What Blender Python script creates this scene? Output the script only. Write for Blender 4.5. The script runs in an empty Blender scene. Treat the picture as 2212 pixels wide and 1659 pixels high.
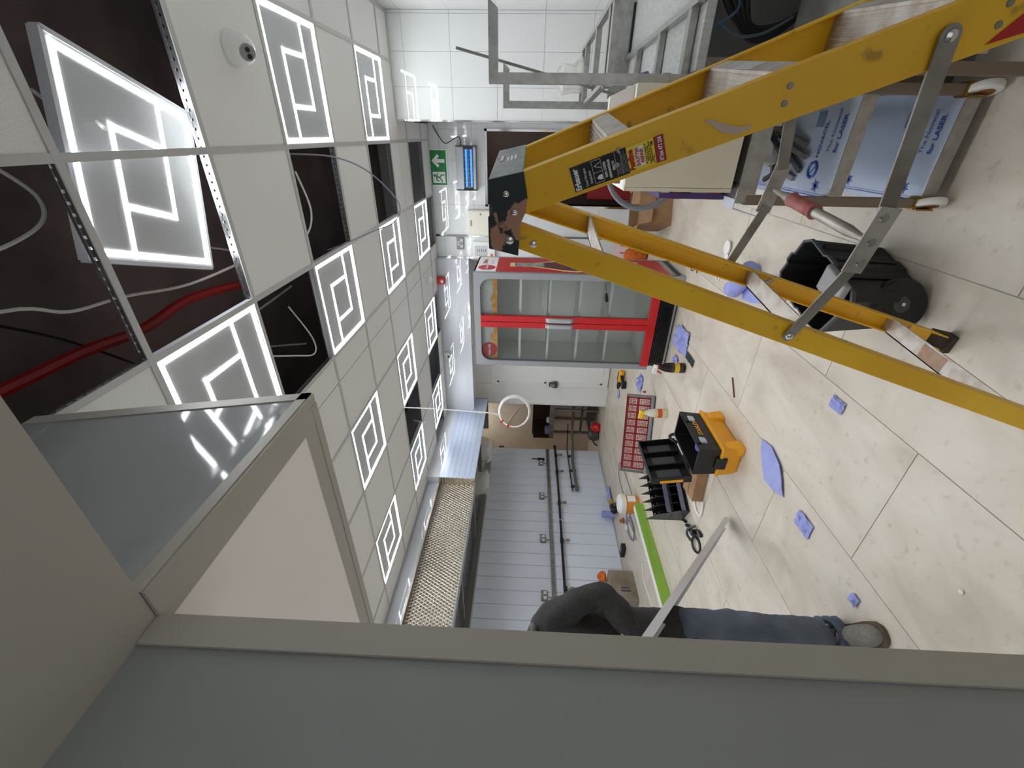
import bpy, bmesh, math, random
from mathutils import Vector, Matrix
random.seed(7)
SC = bpy.context.scene
COL = SC.collection
V = Vector
PI = math.pi

# ---------------------------------------------------------------- camera (a phone held on its side)
cd = bpy.data.cameras.new('camera'); cam = bpy.data.objects.new('camera', cd); COL.objects.link(cam)
yaw, pitch, roll = 0.531219575, 0.0293364325, -0.03149359
fw = V((-math.sin(yaw)*math.cos(pitch), math.cos(yaw)*math.cos(pitch), math.sin(pitch)))
rt = V((math.cos(yaw), math.sin(yaw), 0)); dn = fw.cross(rt)
r2 = math.cos(roll)*rt + math.sin(roll)*dn; d2 = -math.sin(roll)*rt + math.cos(roll)*dn
m = Matrix((d2, r2, -fw)).transposed().to_4x4(); m.translation = V((0, 0, 1.48))
cam.matrix_world = m
cd.sensor_width = 36; cd.lens = 917.91*36/2212; cd.clip_start = .02
SC.camera = cam
# ---------------------------------------------------------------- world, exposure
w = bpy.data.worlds.new('world'); SC.world = w; w.use_nodes = True
bg = w.node_tree.nodes['Background']; bg.inputs[0].default_value = (.92, .95, 1, 1); bg.inputs[1].default_value = .62
SC.view_settings.view_transform = 'Standard'; SC.view_settings.look = 'None'
SC.view_settings.exposure = 0.30; SC.view_settings.gamma = 1; SC.view_settings.use_curve_mapping = False
LED = 26.0          # radiance of the ceiling LED strips
SC.cycles.max_bounces = 12; SC.cycles.diffuse_bounces = 8

# ---------------------------------------------------------------- helpers
def lin(c):
    c = c/255
    return c/12.92 if c <= .04045 else ((c+.055)/1.055)**2.4
def rgb(t): return (lin(t[0]), lin(t[1]), lin(t[2]), 1)

def mat(name, col, rough=.5, metal=0, n=None, bump=None, emit=None, alpha=None, coat=0, spec=None):
    """principled material; n=(scale, second colour, detail, stretch xyz) mixes noise; bump=(scale, strength)"""
    M = bpy.data.materials.new(name); M.use_nodes = True
    T = M.node_tree; N = T.nodes; L = T.links; P = N['Principled BSDF']
    P.inputs['Base Color'].default_value = rgb(col); P.inputs['Roughness'].default_value = rough
    P.inputs['Metallic'].default_value = metal
    if coat: P.inputs['Coat Weight'].default_value = coat; P.inputs['Coat Roughness'].default_value = .05
    if spec is not None: P.inputs['Specular IOR Level'].default_value = spec
    tc = N.new('ShaderNodeTexCoord')
    if n:
        mp = N.new('ShaderNodeMapping'); L.new(tc.outputs['Object'], mp.inputs[0])
        mp.inputs['Scale'].default_value = n[3] if len(n) > 3 else (1, 1, 1)
        nz = N.new('ShaderNodeTexNoise'); nz.inputs['Scale'].default_value = n[0]; nz.inputs['Detail'].default_value = n[2] if len(n) > 2 else 4
        L.new(mp.outputs[0], nz.inputs['Vector'])
        cr = N.new('ShaderNodeValToRGB'); cr.color_ramp.elements[0].color = rgb(col); cr.color_ramp.elements[1].color = rgb(n[1])
        lo, hi = n[4] if len(n) > 4 else (.38, .68)
        cr.color_ramp.elements[0].position = lo; cr.color_ramp.elements[1].position = hi
        L.new(nz.outputs['Fac'], cr.inputs[0]); L.new(cr.outputs[0], P.inputs['Base Color'])
    if bump:
        nb = N.new('ShaderNodeTexNoise'); nb.inputs['Scale'].default_value = bump[0]; L.new(tc.outputs['Object'], nb.inputs['Vector'])
        if len(bump) > 2: nb.inputs['Detail'].default_value = bump[2]
        bp = N.new('ShaderNodeBump'); bp.inputs['Strength'].default_value = bump[1]; bp.inputs['Distance'].default_value = .01
        L.new(nb.outputs['Fac'], bp.inputs['Height']); L.new(bp.outputs[0], P.inputs['Normal'])
    if emit:
        P.inputs['Emission Color'].default_value = rgb(emit[0]); P.inputs['Emission Strength'].default_value = emit[1]
    if alpha is not None:
        P.inputs['Alpha'].default_value = alpha
    return M

def glass_mat(name, tint, gloss):
    M = bpy.data.materials.new(name); M.use_nodes = True
    T = M.node_tree; N = T.nodes; L = T.links; N.remove(N['Principled BSDF']); out = N['Material Output']
    t = N.new('ShaderNodeBsdfTransparent'); t.inputs[0].default_value = rgb(tint)
    g = N.new('ShaderNodeBsdfGlossy'); g.inputs['Roughness'].default_value = .02
    mx = N.new('ShaderNodeMixShader'); fr = N.new('ShaderNodeFresnel'); fr.inputs[0].default_value = gloss
    L.new(fr.outputs[0], mx.inputs[0]); L.new(t.outputs[0], mx.inputs[1]); L.new(g.outputs[0], mx.inputs[2]); L.new(mx.outputs[0], out.inputs[0])
    return M

class MB:
    def __init__(s): s.v = []; s.f = []
    def add(s, vs, fs):
        k = len(s.v); s.v += [tuple(p) for p in vs]; s.f += [tuple(i+k for i in q) for q in fs]; return s
    def hexa(s, b, t):
        n = len(b)
        return s.add(list(b)+list(t), [tuple(range(n))[::-1], tuple(range(n, 2*n))]+[(i, (i+1) % n, n+(i+1) % n, n+i) for i in range(n)])
    def box(s, x0, x1, y0, y1, z0, z1):
        return s.hexa([(x0, y0, z0), (x1, y0, z0), (x1, y1, z0), (x0, y1, z0)], [(x0, y0, z1), (x1, y0, z1), (x1, y1, z1), (x0, y1, z1)])
    def prism(s, poly, vec):
        v = V(vec); return s.hexa(poly, [V(p)+v for p in poly])
    def bar(s, p0, p1, w, h, up=(0, 0, 1)):
        p0, p1 = V(p0), V(p1); d = (p1-p0).normalized(); u = V(up); sd = d.cross(u)
        if sd.length < 1e-4: u = V((1, 0, 0)); sd = d.cross(u)
        sd.normalize(); u = sd.cross(d)
        c = [sd*(-w/2)+u*(-h/2), sd*(w/2)+u*(-h/2), sd*(w/2)+u*(h/2), sd*(-w/2)+u*(h/2)]
        return s.hexa([p0+q for q in c], [p1+q for q in c])
    def tube(s, pts, r, n=8, closed=False):
        pts = [V(p) for p in pts]; K = len(pts); rs = r if isinstance(r, (list, tuple)) else [r]*K
        k = len(s.v); nrm = None
        for i, p in enumerate(pts):
            a = pts[i-1] if (i or closed) else p; b = pts[(i+1) % K] if (i < K-1 or closed) else p
            d = (b-a); d = d.normalized() if d.length > 1e-9 else V((0, 0, 1))
            if nrm is None:
                nrm = d.orthogonal().normalized()
            nrm = (nrm-d*nrm.dot(d)); nrm = nrm.normalized() if nrm.length > 1e-6 else d.orthogonal().normalized()
            bn = d.cross(nrm)
            for j in range(n):
                t = 2*PI*j/n; s.v.append(tuple(p+(nrm*math.cos(t)+bn*math.sin(t))*rs[i]))
        for i in range(K if closed else K-1):
            for j in range(n):
                A = k+i*n; B = k+((i+1) % K)*n
                s.f.append((A+j, A+(j+1) % n, B+(j+1) % n, B+j))
        if not closed:
            s.f.append(tuple(range(k, k+n))[::-1]); s.f.append(tuple(range(k+(K-1)*n, k+K*n)))
        return s
    def lathe(s, prof, c=(0, 0, 0), n=16, ax=(0, 0, 1)):
        d = V(ax).normalized(); u = d.orthogonal().normalized(); b = d.cross(u); c = V(c); k = len(s.v)
        for r, z in prof:
            for j in range(n):
                t = 2*PI*j/n; s.v.append(tuple(c+d*z+(u*math.cos(t)+b*math.sin(t))*max(r, 1e-4)))
        K = len(prof)
        for i in range(K-1):
            for j in range(n):
                s.f.append((k+i*n+j, k+i*n+(j+1) % n, k+(i+1)*n+(j+1) % n, k+(i+1)*n+j))
        s.f.append(tuple(range(k, k+n))[::-1]); s.f.append(tuple(range(k+(K-1)*n, k+K*n)))
        return s
    def mesh(s, name, M, smooth=False):
        me = bpy.data.meshes.new(name); me.from_pydata(s.v, [], s.f)
        bm = bmesh.new(); bm.from_mesh(me); bmesh.ops.recalc_face_normals(bm, faces=bm.faces); bm.to_mesh(me); bm.free()
        me.materials.append(M)
        if smooth:
            me.polygons.foreach_set('use_smooth', [True]*len(me.polygons)); me.set_sharp_from_angle(angle=math.radians(38))
        return me
    def build(s, name, M, parent=None, smooth=False, bev=0, sub=0):
        return link(name, s.mesh(name, M, smooth or bev > 0), parent, bev, sub)

WL = {}
def wloc(o): return WL.get(o.name, V((0, 0, 0)))
def link(name, me, parent=None, bev=0, sub=0):
    o = bpy.data.objects.new(name, me); COL.objects.link(o)
    if parent is not None: o.parent = parent; o.location = -wloc(parent)
    if bev:
        b = o.modifiers.new('bevel', 'BEVEL'); b.width = bev; b.segments = 2; b.limit_method = 'ANGLE'; b.angle_limit = math.radians(40)
    if sub:
        b = o.modifiers.new('sub', 'SUBSURF'); b.levels = sub; b.render_levels = sub
    return o
def tag(o, label, cat, group=None):
    o['label'] = label; o['category'] = cat
    if group: o['group'] = group
    return o
def thing(name, label, cat, loc=(0, 0, 0), group=None):
    o = bpy.data.objects.new(name, None); COL.objects.link(o); o.location = loc; o.empty_display_size = .05
    WL[o.name] = V(loc)
    return tag(o, label, cat, group)
def struct(o): o['kind'] = 'structure'; return o
def dup(root, loc, label, rot=None):
    r = root.copy(); COL.objects.link(r); r.location = loc
    if rot is not None: r.rotation_euler = rot
    r['label'] = label
    for ch in root.children:
        c = ch.copy(); COL.objects.link(c); c.parent = r
        for g in ch.children:
            d = g.copy(); COL.objects.link(d); d.parent = c
    return r
def text(s, size, org, xd, yd, M, parent, bold=0, shear=0, sx=1, align='LEFT', name='lettering', lift=.0015):
    cu = bpy.data.curves.new('t', 'FONT'); cu.body = s; cu.size = size; cu.offset = bold; cu.shear = shear; cu.align_x = align
    cu.resolution_u = 3
    o = bpy.data.objects.new('t', cu); COL.objects.link(o)
    dg = bpy.context.evaluated_depsgraph_get(); me = bpy.data.meshes.new_from_object(o.evaluated_get(dg))
    bpy.data.objects.remove(o); bpy.data.curves.remove(cu)
    xd = V(xd).normalized(); yd = V(yd).normalized(); nd = xd.cross(yd).normalized(); org = V(org)
    for v in me.vertices:
        v.co = org+xd*(v.co.x*sx)+yd*v.co.y+nd*lift
    me.materials.clear(); me.materials.append(M); me.name = name
    return link(name, me, parent)
def arc(c, r, a0, a1, n, u, v):
    c = V(c); u = V(u); v = V(v)
    return [c+u*(r*math.cos(a0+(a1-a0)*i/n))+v*(r*math.sin(a0+(a1-a0)*i/n)) for i in range(n+1)]
def smooth_path(pts, k=6):
    P = [V(p) for p in pts]; out = []
    for i in range(len(P)-1):
        a = P[max(i-1, 0)]; b = P[i]; c = P[i+1]; d = P[min(i+2, len(P)-1)]
        for j in range(k):
            t = j/k; out.append(.5*((2*b)+(c-a)*t+(2*a-5*b+4*c-d)*t*t+(3*b-a-3*c+d)*t**3))
    return out+[P[-1]]
def crumple(name, c, size, M, seed, flat=.5, label='', cat='paper', group=None, n=7, amp=.35):
    """a creased sheet lying on the floor"""
    rnd = random.Random(seed); b = MB(); vs = []; fs = []
    for i in range(n):
        for j in range(n):
            x = (i/(n-1)-.5)*size[0]; y = (j/(n-1)-.5)*size[1]
            e = min(i, j, n-1-i, n-1-j) == 0
            z = size[2]*(abs(math.sin(i*1.9+seed)*math.cos(j*2.3+seed*.7))*.6+rnd.random()*.4)*(.35 if e else 1)
            vs.append((c[0]+x+rnd.uniform(-amp, amp)*size[0]/n, c[1]+y+rnd.uniform(-amp, amp)*size[1]/n, c[2]+.002+z))
    for i in range(n-1):
        for j in range(n-1): fs.append((i*n+j, (i+1)*n+j, (i+1)*n+j+1, i*n+j+1))
    b.add(vs, fs); me = b.mesh(name, M)
    o = link(name, me); md = o.modifiers.new('solid', 'SOLIDIFY'); md.thickness = .002; md.offset = 1
    return tag(o, label, cat, group)

# ---------------------------------------------------------------- materials
m_white = mat('white paint', (234, 234, 231), .45)
m_tile = mat('ceiling tile', (240, 240, 237), .8, n=(180, (230, 230, 226)))
m_tee = mat('white tee steel', (198, 198, 196), .4)
m_web = mat('galvanised web', (185, 188, 190), .25, .9)
m_deck = mat('dark painted deck', (112, 96, 93), .9, n=(3, (92, 80, 79)))
m_wtile = mat('glossy white wall tile', (228, 231, 230), .04, bump=(6, .02, 1), spec=.6)
m_grout = mat('grout', (188, 190, 188), .8)
m_gloss = mat('glossy white board', (196, 199, 204), .025, spec=.6)
m_clad = mat('film covered cladding', (228, 236, 248), .35, 0, n=(2, (220, 229, 243)))
m_film = mat('blue protective film', (196, 207, 224), .22, .25, n=(2, (184, 197, 218)))
m_beige = mat('beige plaster', (206, 194, 178), .85, n=(2.5, (190, 176, 160)))
m_soffit = mat('pale soffit board', (248, 243, 240), .6)
m_trim = mat('putty trim', (176, 172, 162), .4)
m_lowc = mat('warm grey low ceiling', (180, 176, 168), .7)
m_panel = mat('grey glossy wall board', (160, 163, 163), .06, bump=(2.2, .02, 1))
m_near = mat('shade-darkened white partition board', (150, 153, 152), .25, bump=(2.2, .04, 1))  # board taken as glossy white, its shade put into this grey
m_steel = mat('brushed stainless', (176, 176, 172), .32, .85, n=(30, (158, 157, 152), 3, (1, 14, 1)))
m_steel2 = mat('dull steel', (150, 148, 142), .42, .7, n=(12, (128, 124, 116)))
m_chrome = mat('polished trim', (215, 215, 214), .08, 1)
m_alu = mat('worn aluminium', (186, 184, 178), .38, .6, n=(14, (150, 146, 138)))
m_black = mat('black plastic', (22, 22, 23), .45)
m_blackg = mat('black gloss', (14, 13, 13), .25)
m_dgrey = mat('dark grey plastic', (70, 71, 73), .45)
m_lgrey = mat('light grey plastic', (196, 197, 196), .45)
m_mgrey = mat('mid grey plastic', (140, 141, 142), .4)
m_cream = mat('cream enamel', (226, 222, 206), .35)
m_box = mat('brown cardboard', (160, 126, 92), .85, n=(9, (140, 108, 78)))
m_red = mat('red gloss', (196, 22, 28), .3)
m_cred = mat('crate red', (140, 22, 26), .4)
m_silver = mat('silver paint', (158, 160, 163), .35, .35)
m_blue = mat('blue paper', (160, 168, 222), .85, n=(14, (146, 155, 214)))
m_rope = mat('white cord', (232, 230, 222), .6)
m_orange = mat('orange cloth', (226, 116, 36), .8, n=(20, (190, 90, 24)))
m_yel = mat('bright yellow', (245, 205, 40), .35)
m_toolyel = mat('tool yellow', (245, 172, 28), .42)
m_green = mat('lime board', (140, 180, 66), .6, n=(20, (126, 166, 58), 5, (1, .1, 1)))
m_ink = mat('black ink', (20, 20, 20), .6)
m_wink = mat('white ink', (238, 238, 236), .6)
m_rink = mat('red ink', (178, 24, 28), .6)
m_bink = mat('blue ink', (46, 84, 160), .5)
m_cable = mat('white cable', (228, 228, 226), .4)
m_gcable = mat('grey cable', (128, 126, 140), .45)
m_fib = mat('yellow fibreglass', (206, 158, 20), .42, n=(5, (190, 140, 16), 6))
m_pipe = mat('grey waste pipe', (104, 104, 100), .5)
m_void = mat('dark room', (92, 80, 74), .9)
m_brown = mat('brown wall', (120, 96, 82), .9)
# custom node materials
def floor_mat():
    M = mat('marbled beige floor tile', (208, 198, 182), .42)
    T = M.node_tree; N = T.nodes; L = T.links; P = N['Principled BSDF']
    tc = N.new('ShaderNodeTexCoord'); oi = N.new('ShaderNodeObjectInfo'); mm = N.new('ShaderNodeMath'); mm.operation = 'MULTIPLY'; mm.inputs[1].default_value = 37
    L.new(oi.outputs['Random'], mm.inputs[0])
    cx = N.new('ShaderNodeCombineXYZ'); L.new(mm.outputs[0], cx.inputs[0]); L.new(mm.outputs[0], cx.inputs[2])
    ad = N.new('ShaderNodeVectorMath'); L.new(tc.outputs['Object'], ad.inputs[0]); L.new(cx.outputs[0], ad.inputs[1])
    rot = N.new('ShaderNodeMapping'); rot.inputs['Rotation'].default_value = (0, 0, .55); rot.inputs['Scale'].default_value = (2.0, 1.0, 1)
    L.new(ad.outputs[0], rot.inputs[0])
    n1 = N.new('ShaderNodeTexNoise'); n1.inputs['Scale'].default_value = 1.7; n1.inputs['Detail'].default_value = 9; n1.inputs['Distortion'].default_value = 1.4
    L.new(rot.outputs[0], n1.inputs['Vector'])
    r1 = N.new('ShaderNodeValToRGB'); e = r1.color_ramp.elements
    e[0].position = .28; e[0].color = rgb((190, 180, 165)); e[1].position = .70; e[1].color = rgb((216, 208, 195))
    k = e.new(.46); k.color = rgb((205, 196, 181))
    L.new(n1.outputs['Fac'], r1.inputs[0])
    n2 = N.new('ShaderNodeTexNoise'); n2.inputs['Scale'].default_value = 26; n2.inputs['Detail'].default_value = 6; L.new(ad.outputs[0], n2.inputs['Vector'])
    r3 = N.new('ShaderNodeValToRGB'); r3.color_ramp.elements[0].position = .60; r3.color_ramp.elements[1].position = .76
    r3.color_ramp.elements[0].color = (0, 0, 0, 1); r3.color_ramp.elements[1].color = (.38, .38, .38, 1)
    L.new(n2.outputs['Fac'], r3.inputs[0])
    mx = N.new('ShaderNodeMix'); mx.data_type = 'RGBA'; L.new(r3.outputs[0], mx.inputs['Factor']); L.new(r1.outputs[0], mx.inputs['A']); mx.inputs['B'].default_value = rgb((158, 138, 112))
    L.new(mx.outputs['Result'], P.inputs['Base Color'])
    return M
def engine_mat():
    """engine-turned stainless: rows of overlapping brushed circles"""
    M = mat('engine turned stainless', (206, 199, 186), .2, 1)
    T = M.node_tree; N = T.nodes; L = T.links; P = N['Principled BSDF']
    tc = N.new('ShaderNodeTexCoord'); sp = N.new('ShaderNodeSeparateXYZ'); L.new(tc.outputs['Object'], sp.inputs[0])
    def math_(op, a, b=None):
        q = N.new('ShaderNodeMath'); q.operation = op
        for i, x in enumerate((a, b)):
            if x is None: continue
            if isinstance(x, (int, float)): q.inputs[i].default_value = x
            else: L.new(x, q.inputs[i])
        return q.outputs[0]
    y = math_('MULTIPLY', sp.outputs['Y'], 27.0); z = math_('MULTIPLY', sp.outputs['Z'], 32.0)
    row = math_('FLOOR', z); y2 = math_('ADD', y, math_('MULTIPLY', row, .5))
    fy = math_('SUBTRACT', math_('FRACT', y2), .5); fz = math_('SUBTRACT', math_('FRACT', z), .5)
    d = math_('SQRT', math_('ADD', math_('MULTIPLY', fy, fy), math_('MULTIPLY', fz, fz)))
    bp = N.new('ShaderNodeBump'); bp.inputs['Strength'].default_value = 1.0; bp.inputs['Distance'].default_value = .007
    L.new(math_('COSINE', math_('MULTIPLY', d, 7.0)), bp.inputs['Height']); L.new(bp.outputs[0], P.inputs['Normal'])
    return M
def fibre_mat(): 
    M = mat('scuffed yellow fibreglass', (236, 186, 26), .4)
    T = M.node_tree; N = T.nodes; L = T.links; P = N['Principled BSDF']
    tc = N.new('ShaderNodeTexCoord')
    n1 = N.new('ShaderNodeTexNoise'); n1.inputs['Scale'].default_value = 22; n1.inputs['Detail'].default_value = 7; L.new(tc.outputs['Object'], n1.inputs['Vector'])
    r = N.new('ShaderNodeValToRGB'); e = r.color_ramp.elements; e[0].position = .64; e[0].color = (0, 0, 0, 1); e[1].position = .72; e[1].color = (.55, .55, .55, 1)
    L.new(n1.outputs['Fac'], r.inputs[0])
    n2 = N.new('ShaderNodeTexNoise'); n2.inputs['Scale'].default_value = 3; L.new(tc.outputs['Object'], n2.inputs['Vector'])
    r2_ = N.new('ShaderNodeValToRGB'); e = r2_.color_ramp.elements; e[0].position = .35; e[0].color = rgb((228, 176, 18)); e[1].position = .65; e[1].color = rgb((242, 194, 32))
    L.new(n2.outputs['Fac'], r2_.inputs[0])
    mx = N.new('ShaderNodeMix'); mx.data_type = 'RGBA'; L.new(r.outputs[0], mx.inputs['Factor']); L.new(r2_.outputs[0], mx.inputs['A']); mx.inputs['B'].default_value = rgb((104, 78, 30))
    L.new(mx.outputs['Result'], P.inputs['Base Color'])
    return M
m_floor = floor_mat(); m_engine = engine_mat(); m_rail = fibre_mat()
m_cap = mat('paint splashed dark plastic', (26, 36, 38), .5, n=(13, (166, 122, 100), 5, (1, 1, 1), (.555, .575)))
m_rung = mat('plaster splashed aluminium', (196, 192, 184), .5, .25, n=(26, (168, 154, 142), 6))
m_led = mat('led strip', (255, 255, 255), .5, emit=((248, 251, 255), LED))
m_diff = mat('light panel face', (192, 195, 197), .35)
m_ltf = mat('light panel rim', (210, 212, 218), .3)
m_glass = glass_mat('fridge glass', (246, 249, 248), 1.3)

CEIL = 2.722; TOP = 3.36
# ---------------------------------------------------------------- floor with large staggered tiles
fl = struct(MB().box(-6.6, 1.4, -1.6, 8.1, -.06, -.004).build('floor', m_grout))
tile_me = {}
def ftile(x0, x1, y0, y1):
    x1 = min(x1, 1.35); y0 = max(y0, -1.5); y1 = min(y1, 8.0)
    if y1-y0 < .03 or x1-x0 < .03: return
    k = (round(x1-x0, 3), round(y1-y0, 3)); g = .002
    if k not in tile_me:
        tile_me[k] = MB().box(g, k[0]-g, g, k[1]-g, -.004, 0).mesh('tile', m_floor)
    o = link('tile', tile_me[k], fl); o.location = (x0, y0, 0)
for c in range(-3, 11):
    x1 = -.405-.604*c; x0 = x1-.604
    off = 1.887 if c % 2 == 0 else 1.302
    for r in range(-4, 7): ftile(x0, x1, off+1.212*r, off+1.212*(r+1))

# ---------------------------------------------------------------- walls
# white tiled nib wall on the right, facing the camera, and the right-hand wall
wr = struct(MB().box(.105, 1.1, 4.535, 4.66, 0, TOP).build('wall_nib', m_grout))
wt_me = {}
def wtile(parent, u0, u1, z0, z1, place):
    """place(u0,u1,z0,z1) -> box extents of a wall tile"""
    e = place(u0, u1, z0, z1); k = tuple(round(q, 3) for q in (e[1]-e[0], e[3]-e[2], e[5]-e[4]))
    if min(k) <= 0: return
    if k not in wt_me: wt_me[k] = MB().box(0, k[0], 0, k[1], 0, k[2]).mesh('tile', m_wtile)
    o = link('tile', wt_me[k], parent); o.location = (e[0], e[2], e[4])
zs = [0, .2, .6, 1.0, 1.4, 1.8, 2.2, 2.603, CEIL]
xs = [.105, .352, .602, .852, .875]
for a, b in zip(xs, xs[1:]):
    for c, d in zip(zs, zs[1:]):
        wtile(wr, a+.0012, b-.0012, c+.0012, d-.0012, lambda u0, u1, z0, z1: (u0, u1, 4.523, 4.535, z0, z1))
struct(MB().box(.093, .106, 4.515, 4.56, 0, CEIL).build('trim_1', m_chrome))
ww = struct(MB().box(.887, 1.0, -1.6, 4.66, 0, TOP).build('wall_right', m_grout))
ys = [4.52-.33*i for i in range(0, 16)]
for b, a in zip(ys, ys[1:]):
    for c, d in zip(zs, zs[1:]):
        wtile(ww, a+.0012, b-.0012, c+.0012, d-.0012, lambda u0, u1, z0, z1: (.875, .887, u0, u1, z0, z1))
# short return behind the nib and the back wall with the doorway
struct(MB().box(.11, .2, 4.66, 5.9, 0, TOP).build('wall_return', m_gloss))
wb = struct(MB().box(-1.165, -.79, 5.852, 5.97, 0, TOP).box(-.79, .11, 5.852, 5.97, 2.03, TOP).box(.045, .11, 5.852, 5.97, 0, 2.03).box(-1.45, -1.165, 5.852, 5.97, 0, TOP).build('wall_back', m_grout))
bx = [-1.45, -1.16, -.79, -.54, -.28, .045, .11]
for a, b in zip(bx, bx[1:]):
    for c, d in zip(zs[:-1]+[2.603, CEIL], zs[1:-1]+[2.603, CEIL]):
        if a >= -.8 and b <= .05:
            if d <= 2.03: continue
            c = max(c, 2.03)
        if d-c < .02: continue
        wtile(wb, a+.0012, b-.0012, c+.0012, d-.0012, lambda u0, u1, z0, z1: (u0, u1, 5.84, 5.852, z0, z1))
for x, n in ((-1.165, 'trim_2'), (-1.452, 'trim_3')): struct(MB().box(x-.012, x+.012, 5.825, 5.85, 0, CEIL).build(n, m_chrome))
# steel lined doorway
dr = struct(MB().box(-.80, -.775, 5.82, 5.98, 0, 2.05).box(.03, .055, 5.82, 5.98, 0, 2.05).box(-.80, .055, 5.82, 5.98, 2.02, 2.05).build('door_1', m_chrome))
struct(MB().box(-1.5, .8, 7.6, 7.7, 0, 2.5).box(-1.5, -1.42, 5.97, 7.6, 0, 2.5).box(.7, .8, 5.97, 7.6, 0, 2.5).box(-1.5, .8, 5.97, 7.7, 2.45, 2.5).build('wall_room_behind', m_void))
# bulkhead over the fridge and the door, wall with the white door
struct(MB().box(-3.88, -1.452, 5.72, 5.97, 2.285, TOP).build('wall_bulkhead', m_gloss))
struct(MB().box(-1.50, -1.452, 5.90, 6.6, 0, 2.4).box(-3.86, -1.45, 6.54, 6.62, 0, 2.5).box(-4.21, -1.45, 5.97, 6.62, 2.42, 2.5).build('wall_behind_fridge', m_white))
dw = struct(MB().box(-3.84, -3.02, 6.495, 6.54, .02, 2.06).build('door_2', m_white, bev=.003))
for x0, x1, z0, z1 in ((-3.78, -3.08, 1.1, 1.96), (-3.78, -3.08, .12, 1.0)):
    MB().box(x0, x1, 6.488, 6.497, z0, z0+.03).box(x0, x1, 6.488, 6.497, z1-.03, z1).box(x0, x0+.03, 6.488, 6.497, z0, z1).box(x1-.03, x1, 6.488, 6.497, z0, z1).build('moulding', m_white, dw)
lk = MB().hexa([(-3.845, 6.43, .935), (-3.725, 6.43, .935), (-3.725, 6.495, .935), (-3.845, 6.495, .935)], [(-3.815, 6.44, 1.05), (-3.755, 6.44, 1.05), (-3.755, 6.495, 1.05), (-3.815, 6.495, 1.05)])
lk.box(-3.84, -3.73, 6.44, 6.495, .90, .94)
lkp = lk.build('door_handle', m_dgrey, dw, bev=.006)
MB().box(-3.81, -3.76, 6.424, 6.44, .945, 1.03).build('handle_plate', m_mgrey, lkp, bev=.004)
pn = struct(MB().box(-4.21, -3.84, 6.52, 6.62, .0, 2.43).build('wall_door_side', m_white))
MB().box(-4.225, -4.19, 6.48, 6.64, .0, 2.42).build('architrave', m_white, pn, bev=.004)
# beige recess at the back left, left wall with film-covered cladding boards
struct(MB().box(-6.4, -1.5, 7.62, 7.75, 0, TOP).build('wall_recess', m_beige))
struct(MB().box(-6.5, -6.4, 6.5, 7.75, 0, TOP).box(-6.4, -5.42, 6.44, 6.52, 0, TOP).build('wall_recess_side', m_beige))
wl = struct(MB().box(-5.5, -5.285, -1.6, 6.52, 0, TOP).build('wall_left', m_grout))
bme = MB().hexa([(0, .002, .015), (.02, .006, .015), (.02, .194, .015), (0, .198, .015)], [(0, .002, 2.6), (.02, .006, 2.6), (.02, .194, 2.6), (0, .198, 2.6)]).mesh('cladding_board', m_clad)
y = 6.515
while y > -.3:
    o = link('cladding_board', bme, wl); o.location = (-5.285-.012, y-.2, 0)
    y -= .2
# enclosing shell above and behind (dark plenum)
struct(MB().box(-6.6, 1.3, -1.6, 8.1, TOP, TOP+.1).build('ceiling_deck', m_deck))

# ---------------------------------------------------------------- suspended ceiling
X = lambda i: -.068-.5975*i
Y = lambda j: 1.207+.604*j
def clips(x0, x1, y0, y1):
    for ax0, ax1, ay0, ay1 in ((-1.452, .875, -1.6, 4.523), (-1.452, .1, 4.523, 5.84), (-3.98, -1.452, -1.6, 5.72)):
        u0, u1, v0, v1 = max(x0, ax0), min(x1, ax1), max(y0, ay0), min(y1, ay1)
        if u1-u0 > .02 and v1-v0 > .02: yield u0, u1, v0, v1
ce = struct(MB().box(-3.98, -3.95, -1.6, 5.72, CEIL-.004, CEIL+.025).box(-3.95, -1.452, 5.69, 5.72, CEIL-.004, CEIL+.025).box(-1.452, .1, 5.81, 5.84, CEIL-.004, CEIL+.025)
     .box(.1, .875, 4.493, 4.523, CEIL-.004, CEIL+.025).box(.845, .875, -1.6, 4.5, CEIL-.004, CEIL+.025).build('ceiling', m_tee))
LIGHTS = [(3, -2), (5, -2), (3, 0), (5, 0), (-1, 2), (-1, 4), (1, 0), (1, 2), (1, 4), (1, 6), (3, 2), (3, 4), (3, 6), (5, 2), (5, 4), (5, 6)]  # first four panels are unseen, added for more light along the grid pattern
OPEN = {(0, 2), (0, 4), (0, 6), (1, 1), (4, 4), (4, 6), (0, 0), (-1, 0), (0, -1), (6, 6), (1, 7), (3, 7), (-1, -2), (0, -2)}
ct_me = {}
for i in range(-2, 7):
    for j in range(-4, 8):
        if (i, j) in OPEN or (i, j) in LIGHTS: continue
        if i == 0 and j == 0: continue
        for u0, u1, v0, v1 in clips(X(i+1), X(i), Y(j), Y(j+1)):
            if v1 < .86 and u1 > -.8 and u0 < -.63 and i < 3: u0 = max(u0, -.635)
            if v0 < .84 < v1 and i in (1,): v0 = .86
            if u1-u0 < .02: continue
            k = (round(u1-u0, 3), round(v1-v0, 3)); g = .004
            if k not in ct_me: ct_me[k] = MB().box(g, k[0]-g, g, k[1]-g, 0, .014).mesh('ceiling_tile', m_tile)
            o = link('ceiling_tile', ct_me[k], ce); o.location = (u0, v0, CEIL+.002)
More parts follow.
